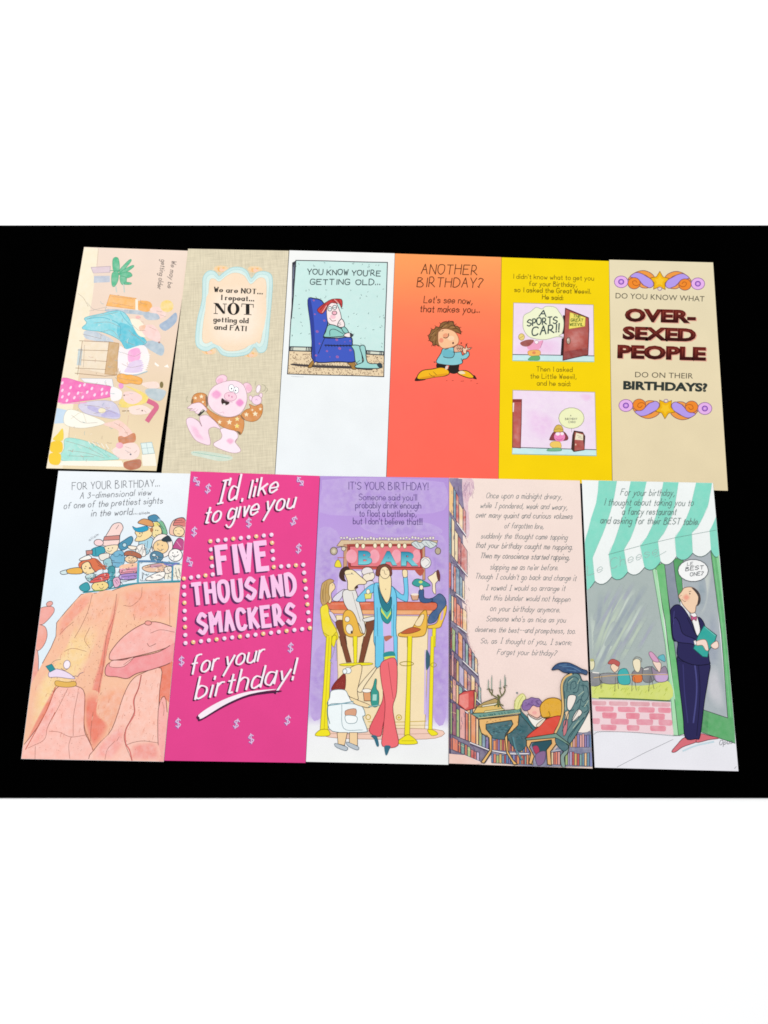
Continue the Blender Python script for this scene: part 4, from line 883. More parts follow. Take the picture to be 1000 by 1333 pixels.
# woman in the robe
c.F('6fc7e7', [298,508,370,422,430,388,446,424,372,492,362,518], 1, '2f6a8a', .6, .06); c.F('6fc7e7', [548,398,642,470,640,330,668,330,674,500,640,512,566,462], 1, '2f6a8a', .6, .06); c.F('f4deb0', [634,292,666,290,668,336,640,340], 1, O9, .5)
c.F('e6e07a', [358,462,412,456,406,496,364,498], 0, '8a8440', .5); c.E('f4efd8', 385, 445, 14, 18, 0, O9, .4)
c.F('6fc7e7', [428,395,470,384,545,398,582,442,592,524,586,700,582,845,437,845,432,640,428,520], 1, '2f6a8a', .6, .06)
c.F('cdb9e7', [492,662,552,662,552,845,498,845], 0); c.F('b6715a', [504,772,552,764,550,802,512,812], 1)
c.F('2f8f92', [474,560,500,600,552,560,552,640,526,678,486,645], 1, '1f5a60', .5); c.F('d9e253', [478,560,522,632,550,580,550,606,524,646,480,592], 0); c.F('57bca6', [476,532,520,600,552,545,552,580,522,634,478,562], 0)
c.F('2c7a8a', [456,398,474,462,524,536,552,482,552,552,518,590,474,528], 1, '1f4a60', .5)
c.F('f4deac', [468,325,546,325,548,462,522,527,490,482,468,420], 1, O9, .6); c.E('f5dfb4', 507, 302, 38, 50, 0, O9, .5); c.F('7b4638', [440,322,446,284,466,256,510,245,548,266,557,318,544,332,538,292,510,264,478,280,466,330,452,332], 1, '4a2822', .5)
c.L(O9, .5, [500,290,508,318,520,320]); c.L(O9, .5, [485,290,496,288]); c.L(O9, .5, [520,288,532,290]); c.E('8a6a50', 512, 428, 3, 4); c.L('2f6a8a', .5, [450,560,456,840]); c.L('2f6a8a', .5, [572,540,566,840])
c.F('ecb94b', [604,752,650,730,702,708,740,650,765,606,800,578,812,620,804,740,755,772,625,772], 1, '8a6520', .7); c.F('f2dcb2', [722,682,770,612,792,622,765,692], 1, '8a6520', .5); c.F('be5f3a', [622,744,700,704,765,720,690,748], 1, '7a3a24', .5)
c.F('f0e024', [668,772,702,772,698,845,668,845], 0, '9a8a20', .5); c.F('f0e024', [850,710,876,710,872,845,848,845], 0, '9a8a20', .5)
# lower half
c.view(395, 830, 5.0)
c.LO('f0e126', [150,-10,186,-10,172,300,160,612,108,612,132,300], '9a8a20', .6); c.F('f0e126', [78,638,108,602,160,600,168,638], 1, '9a8a20', .6); c.L('b8a820', .6, [168,0,135,600])
c.F('f0e126', [190,-8,215,-8,200,60,185,40], 1, '9a8a20', .5); c.L('9aa0a8', .8, [205,60,190,120,175,150,190,170]); c.L('9aa0a8', .7, [215,40,214,150])
c.LO('7c4831', [232,-8,266,-8,312,160,280,162], '4a2a1c', .5); c.LO('7c4831', [394,-8,436,-8,392,160,360,166], '4a2a1c', .5)
c.LO('f0e126', [324,-8,351,-8,347,192,330,192], '9a8a20', .5); c.F('f0e126', [254,170,430,164,432,178,258,184], 1, '9a8a20', .5); c.F('f0e126', [335,262,355,262,352,330,338,330], 0, '9a8a20', .4)
c.LO('f0e126', [680,-8,708,-8,698,320,692,636,658,636,672,320], '9a8a20', .6); c.F('f0e126', [612,690,658,642,695,636,742,690], 1, '9a8a20', .6); c.L('9a8a20', .5, [640,672,720,672]); c.E(None, 672, 170, 45, 14, 0, '9a8a20', .9)
c.LO('f0e126', [830,-8,852,-8,838,602,814,602], '9a8a20', .5); c.F('f0e126', [808,602,845,602,876,628,835,638], 1, '9a8a20', .5); c.E(None, 848, 178, 18, 14, 0, '9a8a20', .7)
c.LO('6fc7e7', [468,-8,526,-8,522,168,468,208], '2f6a8a', .6); c.LO('6fc7e7', [586,-8,612,-8,612,184,592,150], '2f6a8a', .6); c.F('cdb9e7', [526,-8,586,-8,588,100,528,100], 0); c.F('b6715a', [528,-8,580,-8,560,12,535,24], 1)
c.F('2f8f92', [524,100,590,92,592,148,530,142], 1); c.F('d9e253', [530,126,592,120,592,140,560,150,532,140], 1)
c.F('e8626c', [506,200,562,180,564,400,520,560,500,642,428,606,488,470,520,380], 1, '8a3038', .6); c.F('ee6e75', [500,190,530,148,604,146,607,350,582,452,600,580,616,702,515,706,520,600,532,430,510,300], 1, '8a3038', .6); c.L('8a3038', .5, [552,160,570,300,585,400])
c.F('376c80', [440,640,476,640,492,700,478,708,460,662], 1); c.F('376c80', [528,706,568,706,558,732,546,762,534,762], 1)
c.F('f4dbac', [270,240,320,188,382,188,352,342,356,402,312,392,270,342], 1, O9, .5); c.F('f5e2bc', [350,342,380,290,462,198,472,208,400,312,378,355], 1, O9, .5); c.F('8a302b', [184,342,200,300,235,262,272,235,272,330,240,346], 1, '5a1a1a', .5)
c.dots('b85a50', 30, [195,335,260,255,265,325], (.3, .4), 3); c.E('f0f4f4', 290, 215, 22, 20, 0, '6a7a80', .5); c.E('f0f4f4', 270, 220, 14, 16, 0, '6a7a80', .5)
c.F('f2f5f5', [186,345,270,342,302,392,365,420,330,436,165,442,172,390], 1, '6a8088', .6); c.F('edf4f5', [165,440,250,430,370,440,402,500,386,520,412,592,396,616,190,610,158,520], 1, '6a8a92', .6); c.F('f4dbac', [300,388,360,410,432,440,418,456,335,432], 1, O9, .5)
c.L('6f9eac', 1.3, [165,442,250,430,325,416]); c.L('6a8a92', .6, [250,436,262,590,385,602]); c.F('d9a283', [275,476,340,464,336,512,280,512], 1, '8a5a48', .5); c.F('f4f8f8', [275,508,345,514,345,550,310,560,280,550], 1, '6a8a92', .5); c.L('6a8a92', .5, [385,510,395,540]); c.L('5a7a60', 1.0, [160,420,158,500,172,560])
c.F('f1d1a3', [220,618,286,618,268,702,226,692], 0, O9, .5); c.F('f1d1a3', [300,618,352,618,352,704,300,692], 0, O9, .5); c.F('b9c2ca', [204,690,235,696,286,715,276,736,215,714], 1, '5a6a78', .5); c.F('b9c2ca', [284,680,356,710,350,732,292,706], 1, '5a6a78', .5)
c.F('e0a172', [390,352,436,346,441,412,396,412], 0, O9, .5); c.E('f8f2e8', 412, 346, 30, 13, 0, O9, .4); c.F('3a998c', [456,312,466,272,476,275,474,330,490,360,486,442,445,442,440,360], 1, '1f5a58', .5); c.F('a8d8cc', [452,370,478,370,476,410,450,410], 0); c.L('8ab8b8', 1.2, [425,450,495,440])
c.part('printed_lettering'); c.view(380, 610, 3.332); K9 = '54407c'
c.T("IT'S YOUR BIRTHDAY!", 243, 90, 592, 93, 32, K9, .8, 0, 0, 1.4, 2.2); c.T("Someone said you'll", 291, 136, 543, 138, 27, K9, .72, 0, 0, 1.4, 2.2); c.T('probably drink enough', 276, 171, 560, 173, 27, K9, .72, 0, 0, 1.4, 2.2)
c.T('to float a battleship,', 293, 207, 540, 209, 27, K9, .72, 0, 0, 1.4, 2.2); c.T("but I don't believe that!!!", 266, 240, 566, 243, 27, K9, .72, 0, 0, 1.4, 2.2)
c.done()

# ---- 10: library card
c = Card([(584.8, 622.0), (755.0, 625.6), (771.5, 1000.5), (584.2, 994.0)],
         'pale pink poem card with bookshelves and a boy asleep at his desk', 'f3ded5', lift=BL, rows=[(0, 'f3dfd5'), (0.6, 'f4dcd4'), (1, 'f3ddd2')])
c.view(560, 610, 3.332); rn = random.Random(11)
BOOKS = ['c9584c', 'e5925c', 'efd6aa', 'a3b673', '6d92a6', '8b78ae', 'e3a49c', 'd6ae62', 'dd7a5c', '7fa79c', 'f0c48a', '9c5a6c', 'b8a8c8']
DK = '4a4058'
c.part('bookcase')
c.F('756a88', [80,42,140,45,150,120,142,300,152,470,138,570,152,710,210,890,225,1020,214,1090,270,1232,240,1278,80,1278], 0, None, .5, .22)
c.F('dcb3c0', [140,45,185,48,188,90,165,150,172,260,160,300,150,200], 1, None, .5, .5); c.F('7a6a92', [82,45,125,45,140,130,130,230,82,170], 1, None, .5, .25)
shelves = [((80,180),(156,290),150,5), ((80,362),(162,464),178,5), ((80,516),(150,572),145,6), ((80,652),(160,712),132,6), ((80,773),(207,896),120,9), ((80,890),(222,1020),116,10), ((80,993),(212,1098),104,0), ((80,1150),(268,1226),150,12), ((80,1215),(215,1272),60,9)]
for si, (a, b, hgt, n) in enumerate(shelves):
    pal = BOOKS if si > 3 else [BOOKS[i] for i in (0, 8, 6, 4, 10, 12, 2)]
    n = n or 9
    e = [0] + sorted(rn.uniform(.08, .98) for _ in range(n - 1)) + [1]
    e = [(i / n) * .7 + x * .3 for i, x in enumerate(e)]
    for i in range(n):
        t0, t1 = e[i], e[i + 1] - .012
        x0, x1 = a[0] + (b[0] - a[0]) * t0, a[0] + (b[0] - a[0]) * t1; y0, y1 = a[1] + (b[1] - a[1]) * t0 - 3, a[1] + (b[1] - a[1]) * t1 - 3
        hh = hgt * (1 - .30 * t0) * rn.uniform(.74, .97); col = rn.choice(pal)
        c.F(col, [x0, y0, x1, y1, x1, y1 - hh + (y1 - y0) * .2, x0, y0 - hh], 0, DK, .45, .12 + .75 * (t0 if si < 6 else t0 * .3))
        if rn.random() < .5: c.L('e9d49a', .5, [x0 + 1, y0 - hh * .7, x1 - 1, y1 - hh * .7])
    c.L(DK, .8, [a[0], a[1] + 9, b[0], b[1] + 6], 0); c.L('ece6e6', 1.3, [a[0], a[1] + 1, b[0], b[1]], 0)
    for i in range(7):
        t = rn.random(); x, y = a[0] + (b[0] - a[0]) * t, a[1] + (b[1] - a[1]) * t + 10
        c.L('6a5a80', .5, [x, y, x + 10, y + rn.uniform(8, 24)])
c.L('453d58', 2.0, [86,45,86,300,86,620,86,900,86,1270], 0)
for i in range(120):
    y = rn.uniform(50, 1180); x = 84 + abs(rn.gauss(0, 34)); c.L(['4a4262', '7a6a92', '5a4a58'][i % 3], .45, [x, y, x + rn.uniform(-3, 5), y + rn.uniform(8, 24)])
for i in range(26): 
    x, y = rn.uniform(140, 190), rn.uniform(48, 110); c.L('b08aa6', .45, [x, y, x + rn.uniform(-6, 6), y + rn.uniform(12, 30)])
for i in range(40):
    y = rn.uniform(100, 860); x = 150 + max(0, (y - 700) * .3) + rn.uniform(0, 20); c.L('d8b0b4', .45, [x, y, x + rn.uniform(-4, 6), y + rn.uniform(8, 22)])
c.view(580, 840, 5.0)
c.F('eec6b8', [24,706,120,715,245,768,200,775,24,770], 0, None, .5, .2)
def shelf_row(x0, x1, y0b, y1b, h0, h1, w):
    x = x0
    while x < x1:
        ww = rn.uniform(w * .7, w * 1.3); t = (x - x0) / (x1 - x0); yb = y0b + (y1b - y0b) * t; hh = rn.uniform(h0, h1)
        c.F(rn.choice(BOOKS + ['6d92a6', '7f86b8', '5d7fa8', 'c8504a']), [x, yb, x + ww - 2, yb, x + ww - 2, yb - hh, x, yb - hh], 0, DK, .4, .1); x += ww
c.F('6f7090', [300,590,540,610,700,690,840,565,965,560,968,790,560,790,300,760], 0, None, .5, .3)
shelf_row(312, 540, 682, 700, 60, 84, 15); shelf_row(300, 560, 765, 778, 50, 66, 15); shelf_row(815, 958, 664, 664, 72, 92, 16); shelf_row(690, 962, 776, 788, 74, 92, 16)
c.L('ece6e6', 1.3, [300,686,420,706,540,706]); c.L(DK, .7, [300,692,420,712,540,712]); c.L('b9bcc8', 1.4, [690,690,800,676,960,672], 0); c.L('5a6a80', 1.0, [820,570,960,562], 0); c.L(DK, .7, [690,697,800,683,960,679], 0)
c.part('red_book'); c.F('d2504b', [88,322,120,302,190,292,190,410,135,426,84,386], 0, '6a2424', .7, .06); c.F('e87a70', [92,326,150,312,150,400,130,415,90,382], 0, None, .5, .2); c.L('6a2424', .7, [180,294,186,345,182,412]); c.F('d8bf7a', [190,300,204,308,196,405,190,408], 0, DK, .4)
c.part('writing_desk'); TD = '3f6a72'; OD = '3a3a2c'
c.F('356068', [480,448,545,505,592,560,545,605,520,660,480,690,425,640,405,585,440,540,478,500], 1, '22404a', .6, .1)
for i in range(26):
    x, y = rn.uniform(430, 560), rn.uniform(500, 660); c.L('4d8590' if i % 2 else '234650', .5, [x, y, x + 12, y + rn.uniform(-8, 14)])
c.F(TD, [262,515,432,490,436,516,388,582,392,612,300,602,262,545], 1, '22404a', .6, .08)
for i in range(30):
    x, y = rn.uniform(275, 415), rn.uniform(512, 585); c.L('6b9aa0' if i % 2 else '234650', .5, [x, y, x + 14, y + rn.uniform(-5, 8)])
c.F('e8b670', [218,482,350,470,478,454,474,520,432,562,402,582,408,690,440,745,470,775,445,778,398,702,386,602,440,512,430,488,350,500,264,514,264,545,302,592,302,690,252,768,232,762,288,682,284,602,234,572,220,522], 0, OD, .8, .05)
c.F('6f9a8e', [168,446,370,426,492,414,494,440,350,462,222,478,204,470], 0, OD, .7, .08); c.L('d8c890', .8, [215,474,350,458,490,440], 0)
for i in range(40):
    t = rn.random(); x = 215 + t * 270; y = 472 - t * 36; c.L('3f6a62', .5, [x, y - 14, x + 8, y - 3])
c.L('5a8a94', 1.8, [440,600,460,680,500,745]); c.L('2c4c58', .7, [432,600,452,685,492,750]); c.F('3f7078', [490,425,545,480,590,545,575,556,530,500,490,455], 0, OD, .6)
c.F('e1ba63', [180,442,205,402,350,385,382,422,250,440], 0, OD, .7, .08); c.F('b89a5c', [200,402,250,372,322,345,352,360,356,382,240,402], 0, OD, .7, .08); c.F('efe6cc', [240,402,356,384,352,372,236,392], 0, OD, .5); c.F('e6d9a0', [250,440,382,422,380,412,255,428], 0, OD, .4)
c.part('candelabra'); BR = '66683c'
for p, w in (([345,400,342,370,350,340,340,325],2.4),([345,345,310,325,288,300,284,280],1.5),([345,345,375,320,388,290,380,270],1.5),([300,325,305,300,300,285],1.3),([365,325,355,300,356,280],1.3),([320,395,345,380,375,392],1.6)): c.L(BR, w, p)
for x, y0, y1 in ((300,290,208),(278,286,235),(385,272,205),(356,278,235),(392,262,225)): c.L('8aa090', 1.1, [x, y0, x + 1, y1]); c.L('4a4c34', .8, [x - 9, y0, x + 9, y0]); c.L('5a7078', .5, [x + 1, y1, x + 2, y1 - 14])
for i in range(50):
    x, y = rn.uniform(225, 470), rn.uniform(475, 700); 
    if 300 < x < 390 and y > 600: continue
    c.L('6a4a28' if y < 560 else '3a4450', .45, [x, y, x + 9, y + rn.uniform(-4, 9)])
c.part('quill_plant'); c.F('e4e08c', [450,412,458,352,500,315,522,345,492,390,482,414], 1, 'a8a850', .5, .25); c.L('9aa050', .5, [470,410,480,370,505,330]); c.E('6a7a80', 466, 310, 6, 6); c.L('9aa050', .4, [455,400,450,360])
c.part('sleeping_boy')
c.F('f4eee6', [535,450,560,470,600,486,640,470,645,500,590,535,545,485], 1, OD, .6); c.F('f4c2b0', [538,400,600,393,628,432,602,472,562,457,540,440], 1, '8a5a50', .5); c.E('ee9a90', 580, 440, 15, 12, k=.3)
c.F('8a69a2', [498,402,508,362,540,350,560,340,585,345,612,350,630,386,602,402,575,392,560,400,545,420,512,424], 1, '523a68', .6, .1)
for i in range(20): x, y = rn.uniform(510, 610), rn.uniform(358, 395); c.L('5f4478', .5, [x, y, x + 7, y - 6, x + 12, y])
c.F('e2a92d', [620,445,618,392,660,350,720,344,758,372,758,452,700,467,640,472], 1, '6a4a18', .8, .06); c.L('6a4a18', .7, [640,470,680,462,672,430]); c.dots('b88420', 30, [640,380,740,370,745,440,640,450], (.25, .4), 4)
c.F('dd4c3b', [528,598,620,520,660,480,746,460,738,512,712,572,600,592], 1, '7a2020', .7, .04); c.F('ecd9c4', [592,520,640,478,650,485,610,530], 1, OD, .5)
c.part('carved_chair'); CH = '5f8283'
c.F('2f5560', [565,640,692,618,664,682,600,702], 1); c.F('b0405f', [568,662,600,655,612,692,590,712], 1, DK, .5); c.F('8a6a92', [588,712,650,690,642,762,600,782], 1, DK, .5)
c.F(CH, [708,572,742,500,760,420,752,270,770,212,820,180,870,190,892,232,935,240,940,330,938,420,905,480,840,590,802,634,745,600], 1, '22404a', .9, .06)
c.F('f1e6dc', [800,330,848,328,842,372,812,424,792,402], 1, '22404a', .7); c.F('f1e6dc', [862,418,890,440,842,494,824,482], 1, '22404a', .7); c.F('e9c9a0', [778,440,802,430,800,480,782,490], 1, '22404a', .5); c.F('c87a80', [768,500,795,485,790,560,768,590], 1, '22404a', .5); c.F('f1e6dc', [880,500,935,440,942,555,850,560], 1, None)
c.F(CH, [905,470,938,425,900,500,840,600,806,640,800,600,860,520], 1, '22404a', .7)
for p in ([790,300,800,230,840,205,870,235,860,300,830,310],[815,290,820,245,845,235,850,270,832,285],[880,260,920,270,930,330,900,370,885,340,905,310],[890,400,920,390,928,420,900,440],[850,380,880,350,870,410,820,500],[790,560,830,500,870,460],[810,600,850,540,900,470],[770,420,785,480,760,560],[775,300,778,400],[895,250,900,300],[780,520,800,440,835,420]): c.L('2a4c56', .8, p)
for p in ([800,240,830,215],[865,330,900,300],[905,400,930,360],[830,540,870,490],[780,350,782,420],[860,250,875,220]): c.L('b8c6ae', .8, p)
c.dots('2a4c56', 60, [780,240,880,210,930,300,920,420,860,420,860,320,790,310], (.3, .45), 7, True)
c.L('dfb878', 2.4, [716,568,748,500,766,410,757,270,778,212,820,188]); c.L('4a4030', .6, [726,572,756,500,775,410,768,280,786,222]); c.L('4a4030', .6, [708,566,740,500,757,410,749,270,768,210])
c.F('e5b171', [528,616,620,602,716,588,722,642,684,692,690,782,664,776,658,682,692,640,690,616,560,632,546,662,578,722,560,775,543,770,556,702,528,652], 0, OD, .8, .05); c.F('7b9b8b', [518,606,720,574,812,646,800,656,716,602,530,618], 0, OD, .7); c.F('8aa29b', [768,640,804,652,794,702,774,732,780,792,755,784,750,720,772,690], 1, OD, .7)
c.F('3f6a72', [722,605,800,655,770,690,722,642], 1, '22404a', .6, .1)
c.part('raven'); c.F('2e4e78', [692,158,712,132,745,115,800,114,850,134,890,155,922,166,918,192,880,182,830,182,770,176,735,156,705,160], 1, '18283e', .7, .06)
for p in ([760,140,820,140,880,170],[740,130,790,128],[790,160,850,168]): c.L('6a94b8', .6, p)
c.L('18283e', .8, [800,178,805,188]); c.L('18283e', .8, [830,180,832,190])
c.part('printed_lettering'); c.view(560, 610, 3.332); K10 = '56676c'
for s, x0, y0, x1, y1 in (('Once upon a midnight dreary,', 243,128,577,133), ('while @ pondered, weak and weary,', 217,170,600,178), ('over many quaint and curious volumes', 198,212,622,218), ('of forgotten lore,', 322,258,497,262),
    ('suddenly the thought came tapping', 220,302,600,308), ('that your birthday caught me napping.', 197,343,622,352), ('Then my conscience started rapping,', 217,388,610,396), ("slapping me as ne'er before.", 260,438,560,441),
    ("Though @ couldn't go back and change it", 195,478,638,486), ('@ vowed @ would so arrange it', 240,527,590,531), ('that this blunder would not happen', 218,570,612,578), ('on your birthday anymore.', 260,618,568,624),
    ("Someone who's as nice as you", 243,662,592,668), ('deserves the best--and promptness, too.', 195,708,635,716), ('So, as @ thought of you, @ swore:', 218,757,617,766), ('Forget your birthday?', 290,806,552,812)):
    c.T(s, x0, y0, x1 - 6, y1, 24, K10, .58, .28, .35, 1.5, 3.4)
c.done()

# ---- 11: restaurant card
c = Card([(757.6, 625.0), (928.5, 628.6), (961.5, 1004.0), (774.4, 999.2)],
         'restaurant card with a mint striped awning and a waiter in navy', 'eceef3', lift=BL, rows=[(0, 'eef2f2'), (0.8, 'ebebf0'), (1, 'eceaf0')])
c.view(740, 610, 3.332); OG = '3e4a44'
c.part('restaurant_front')
c.F('aab6b3', [66,470,380,410,430,800,446,1012,98,1006], 0, None, .5, .06)
rn = random.Random(5)
for i in range(60):
    x = 90 + (i * 47) % 330 + rn.uniform(-8, 8); y = 560 + rn.uniform(-80, 120); ln = rn.uniform(120, 260); wd = rn.uniform(12, 26)
    x2, y2 = x - ln * .55, y + ln
    lim = lambda X, Y: X > 84 + (Y - 470) * .04 and X < 372 + (Y - 430) * .125 - 14 and Y < 900
    if lim(x, y) and lim(x + wd, y) and lim(max(x2, 110), y2):
        c.SF(['c2cec4', '99a4ac', 'bac8b6', 'a2a8b4'][i % 4], 'aab6b3', [x, y, x + wd, y + 4, (x + max(x2, 108)) / 2 + wd, (y + y2) / 2, max(x2, 108) + wd, y2, max(x2, 108), y2 - 6, (x + max(x2, 108)) / 2, (y + y2) / 2], .35, .1)
c.F('abb3b8', [480,380,625,350,640,520,692,1082,585,1048,560,800,500,520], 0, None, .5, .06)
for p, col in (([600,420,625,430,600,600,570,640,575,520],'c2c9c4'), ([610,640,640,620,660,800,630,900,600,850],'9aa3b0'), ([600,880,650,860,680,1040,610,1010],'c6c6cc'), ([560,480,590,470,600,560,570,620],'95a3ac')): c.SF(col, 'abb3b8', p, .4, .15)
c.F('868f9e', [412,400,456,386,480,520,520,1000,520,1120,490,1100,470,900,440,600], 0, OG, .5, .1); c.F('4f9e60', [455,392,500,384,492,470,500,560,482,580,468,500], 0, OG, .5, .08)
c.F('a9ddb0', [364,432,384,424,420,700,470,1000,478,1158,455,1156,446,1010,420,760], 0, '5a8a68', .5, .1); c.F('6bbc77', [378,428,416,402,440,620,478,900,505,1150,478,1158,450,900,420,660], 0, OG, .5, .1); c.L('d2f0d2', .8, [382,440,420,700,462,1000])
c.F('62b271', [618,362,652,366,690,720,720,1082,692,1084,664,720], 0, OG, .6, .1); c.F('5aa869', [584,1046,692,1082,720,1080,724,1192,640,1165,572,1142], 0, OG, .6, .1); c.L('84cc90', .9, [628,372,672,720,704,1075]); c.F('8fd29a', [640,368,652,366,694,720,684,690], 0, None)
c.F('4c985c', [572,1142,584,1050,610,1058,604,1150], 0, None, .5, .15)
c.part('brick_wall'); c.view(755, 840, 4.762)
c.F('f1d3d8', [72,335,300,340,560,352,582,556,330,538,86,530], 0, None, .5, .1)
rows = [((345,372),[(75,165),(180,300),(310,435),(445,562)],'e0a2ab'), ((377,410),[(95,210),(235,345),(362,465),(485,566)],'e88b9d'), ((414,452),[(138,230),(285,372),(430,528)],'e58295'), ((452,488),[(78,125),(190,305),(350,455),(487,574)],'e693a4'), ((490,524),[(130,228),(290,370),(435,535)],'e58a9b')]
for (y0, y1), xs, col in rows:
    for x0, x1 in xs:
        d = (x0 - 75) * .022; d2 = (x1 - 75) * .022; m = (y1 - y0) * .12
        c.part('printed_brick'); c.F(col, [x0, y0 + d + 4, x0 + 8, y0 + d, x1 - 8, y0 + d2, x1, y0 + d2 + 6, x1 - 2, y1 + d2 - 6, x1 - 10, y1 + d2, x0 + 10, y1 + d, x0 + 2, y1 + d - 6], 0, None, .5, .25)
c.part('dining_room')
c.F('d4dc70', [66,255,130,240,200,236,330,250,440,245,552,225,558,338,300,330,74,325], 1, None, .5, .12)
for i in range(40): x, y = rn.uniform(80, 540), rn.uniform(258, 315); c.L('b5c255', .6, [x, y, x + 10, y - 14])
c.L('4b6b3c', 1.5, [74,326,300,332,558,345])
c.F('89898c', [56,172,128,180,124,245,58,248], 1, '4a4a50', .5, .1); c.F('8f8f92', [130,178,240,180,232,236,140,232], 1, '4a4a50', .5, .1); c.E('e9e2bc', 75, 122, 17, 32, .1, '6a6a58', .5); c.E('b8b880', 75, 92, 14, 9); c.L('f0ece4', 1.4, [80,168,118,172])
c.F('49b1b1', [240,162,290,148,312,235,245,237], 1, '2a6a6c', .5); c.F('f5d6ba', [190,132,215,110,242,135,216,168], 1, '7a5a50', .5); c.F('bf5f5a', [174,112,200,85,246,105,238,132,212,116,196,118], 1, '7a3a38', .4)
c.F('8a8489', [328,165,386,138,392,200,330,202], 1, '4a4a50', .5); c.F('e07b42', [330,190,382,185,382,226,336,228], 1, '8a4020', .4); c.F('f1e4c4', [328,102,350,84,374,95,376,140,362,168,340,152], 1, '6a6a58', .5); c.L('8a8a84', 1.2, [330,90,350,72,380,82,382,102])
c.F('7f7f84', [392,150,440,132,470,170,450,225,395,222], 1, '4a4a50', .4, .1); c.F('9a8a9d', [445,132,482,160,530,130,545,215,470,222], 1, '4a4a50', .5); c.F('c9aad2', [472,180,542,178,536,220,480,224], 1); c.F('f5dac9', [452,100,502,110,496,165,480,152], 1, '7a5a50', .5); c.F('d9a1c2', [428,50,450,44,492,100,455,97], 1, '8a5a78', .5); c.F('69b8c2', [484,76,520,58,528,102], 1, '3a7078', .4); c.L('f0ece4', 1.2, [398,150,425,146])
c.L('c9aa78', 1.1, [58,205,200,188,330,182,545,182]); 
for p in ([120,190,132,270],[136,190,136,260],[222,200,216,285],[232,200,240,270],[325,200,322,285],[338,200,350,280],[438,190,425,285],[440,190,460,270]): c.L('5f5a50', .6, p)
c.part('pavement'); c.L('8f8f94', .55, [86,552,130,536,330,540,582,562]); c.L('8f8f94', .6, [230,756,400,668,578,584], 0); c.L('6f6f76', .6, [948,778,970,752]); c.L('c5dbe4', 2.2, [640,655,720,622,830,598]); c.L('8f8f94', .5, [582,562,650,560])
c.part('waiter'); NV = '2d2a57'
c.F('d9717b', [570,658,600,620,650,572,722,580,722,600,640,630,592,662], 1, '6a3038', .6); c.F('d9717b', [722,602,745,550,800,560,862,576,800,586], 1, '6a3038', .6)
c.F(NV, [608,60,700,100,802,110,797,200,772,350,746,560,720,580,654,572,640,430,612,200], 1, '16142e', .8); c.L('4c4c86', 2.0, [712,110,724,220,722,330,704,480]); c.L('3c3a70', 1.4, [640,120,650,300,670,480]); c.L('15132c', .7, [735,110,745,300,725,560]); c.L('15132c', .6, [612,95,700,112,800,115])
c.view(755, 720, 4.762)
c.F('f6f3f1', [688,365,722,380,748,480,728,512,700,430], 1, '6a6a70', .5)
c.F(NV, [562,375,575,335,605,320,640,340,690,420,724,512,748,480,735,398,772,440,790,560,802,662,800,688,700,692,608,642,608,552,575,532], 1, '16142e', .8)
c.F('383468', [572,450,590,400,615,430,640,500,715,535,722,572,690,562,590,542], 1, '16142e', .7); c.L('16142e', .7, [665,400,700,470,724,512]); c.L('4c4c86', .8, [585,360,580,440])
c.F('f4d1b1', [612,266,630,240,650,215,700,213,740,250,746,300,722,326,716,362,700,372,680,366,640,322,626,292], 1, '7a5a50', .6, .04); c.F('484040', [692,214,735,238,748,300,726,328,734,275,715,240], 1); c.SF('f0a48e', 'f4d1b1', [632,275,660,248,688,275,660,302], .35); c.L('5a3a38', .6, [676,240,690,236]); c.E('3a3030', 682, 252, 4, 4); c.L('a05a50', .6, [632,285,648,300,658,298]); c.L('7a5a50', .5, [618,268,630,262])
c.F('c8618b', [688,386,706,398,726,392,722,420,706,408,694,420], 0, '7a2a4a', .5)
c.F('2ea69b', [735,510,770,450,848,510,836,552,800,602,792,645,762,642,704,592], 0, '1a5a56', .7, .04); c.L('7fd0c4', .7, [775,458,840,512]); c.F('f6dacb', [714,556,740,540,782,540,798,600,780,602,760,572,726,572], 1, '8a5a50', .5); c.F('f6dacb', [812,572,850,545,860,580,836,594], 1, '8a5a50', .5); c.F('f6f3f1', [706,545,718,540,724,565,712,570], 0, '6a6a70', .4)
c.part('awning'); c.view(750, 615, 5.263)
B = [[40,60,46,300,60,605,66,802], [155,60,150,130,138,210,105,310,82,400,66,450], [280,60,255,200,220,320,180,430,115,585,130,745], [375,60,340,230,300,360,260,480,225,562,245,715], [485,60,440,250,405,370,370,460,330,530,355,682], [600,60,560,260,520,370,480,450,440,502,470,650],
     [705,60,670,260,635,350,600,420,562,472,580,612], [825,60,780,250,748,330,710,400,678,447,688,577], [935,60,905,225,868,310,830,380,795,415,800,552], [960,300,940,350,928,375,915,397,925,532], [1000,300,985,392,980,470,985,556]]
def scal(a, b):
    mx, my = (a[0] + b[0]) / 2, (a[1] + b[1]) / 2
    return [a[0] + (b[0] - a[0]) * .12, a[1] + (b[1] - a[1]) * .12 + 16, a[0] + (b[0] - a[0]) * .3, a[1] + (b[1] - a[1]) * .3 + 30, mx, my + 35, a[0] + (b[0] - a[0]) * .7, a[1] + (b[1] - a[1]) * .7 + 29, a[0] + (b[0] - a[0]) * .88, a[1] + (b[1] - a[1]) * .88 + 14]
def rev(p): return [v for i in range(len(p) - 2, -1, -2) for v in (p[i], p[i + 1])]
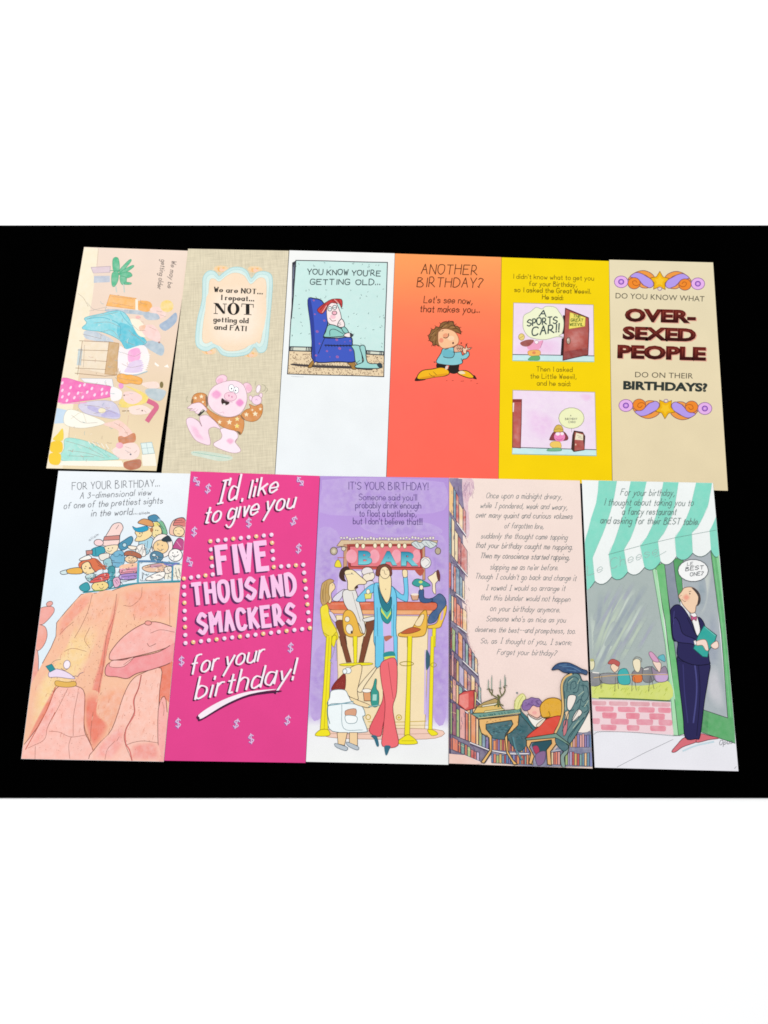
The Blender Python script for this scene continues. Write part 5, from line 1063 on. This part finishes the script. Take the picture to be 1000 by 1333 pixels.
WHT, MNT = 'f1f5f3', '83d9c4'
notch = [(66,802),(130,745),(245,715),(355,682),(470,650),(580,612),(688,577),(800,552),(925,532),(990,560)]
for i in range(10):
    l, r = B[i], B[i + 1]
    if i == 0: c.F(WHT, [40,50,160,50] + B[1][2:] + [60,500,46,300], 0, None, .5, .05); continue
    if i == 1: p = [155,50,280,50] + B[2] + rev(scal((20,800), (130,745))) + [40,820,58,500,66,450] + rev(B[1])
    else:
        a, b = l[-2:], r[-2:]
        top = [l[0], 50, r[0], 50] if i < 9 else []
        p = top + r + rev(scal(a, b)) + rev(l)
        if i == 8: p = [935,50,960,50,975,300] + r + rev(scal(a, b)) + rev(l)
    c.F(MNT if i % 2 else WHT, p, 0, None, .5, .10 if i % 2 else 0)
edge = []
for a, b in zip([(20,800)] + notch[1:-1], notch[1:]): edge += [*a] + scal(a, b)
c.L('4e6a66', .8, edge + [990,560], 0); c.L('6f8f88', .55, [58,607,220,563,440,503,680,447,960,395], 0)
c.L('c3cdc8', .4, [60,606,60,800], 0)
for l in B[2:9]: c.L('b9d6cd', .35, l)
c.part('speech_balloon'); c.E('f6f6f5', 803, 672, 104, 76, 0, '5a6066', .7)
c.part('printed_lettering')
c.T('LE', 762, 638, 800, 634, 20, '50565c', .6, .2); c.T('BEST', 750, 674, 872, 662, 25, '50565c', .75, .25, .2); c.T('ONE?', 782, 712, 872, 702, 24, '50565c', .65, .2, .2)
c.T('Le Cheese', 80, 708, 560, 560, 62, 'a3b9b4', .6, .3, .2, 1.8, 3); c.L('a3b9b4', .5, [540,580,580,562,618,540])
c.view(740, 610, 3.332); K11 = '647874'
for s, x0, y0, x1, y1 in (('For your birthday,', 226,115,464,119), ('I thought about taking you to', 154,158,545,161), ('a fancy restaurant', 233,198,470,201), ('and asking for their BEST table.', 139,237,568,243)): c.T(s, x0, y0, x1 - 4, y1, 28, K11, .68, .25, .3, 1.6, 3)
c.T('Opus', 655, 1200, 712, 1192, 20, '5f5f66', .6, .35)
c.done()
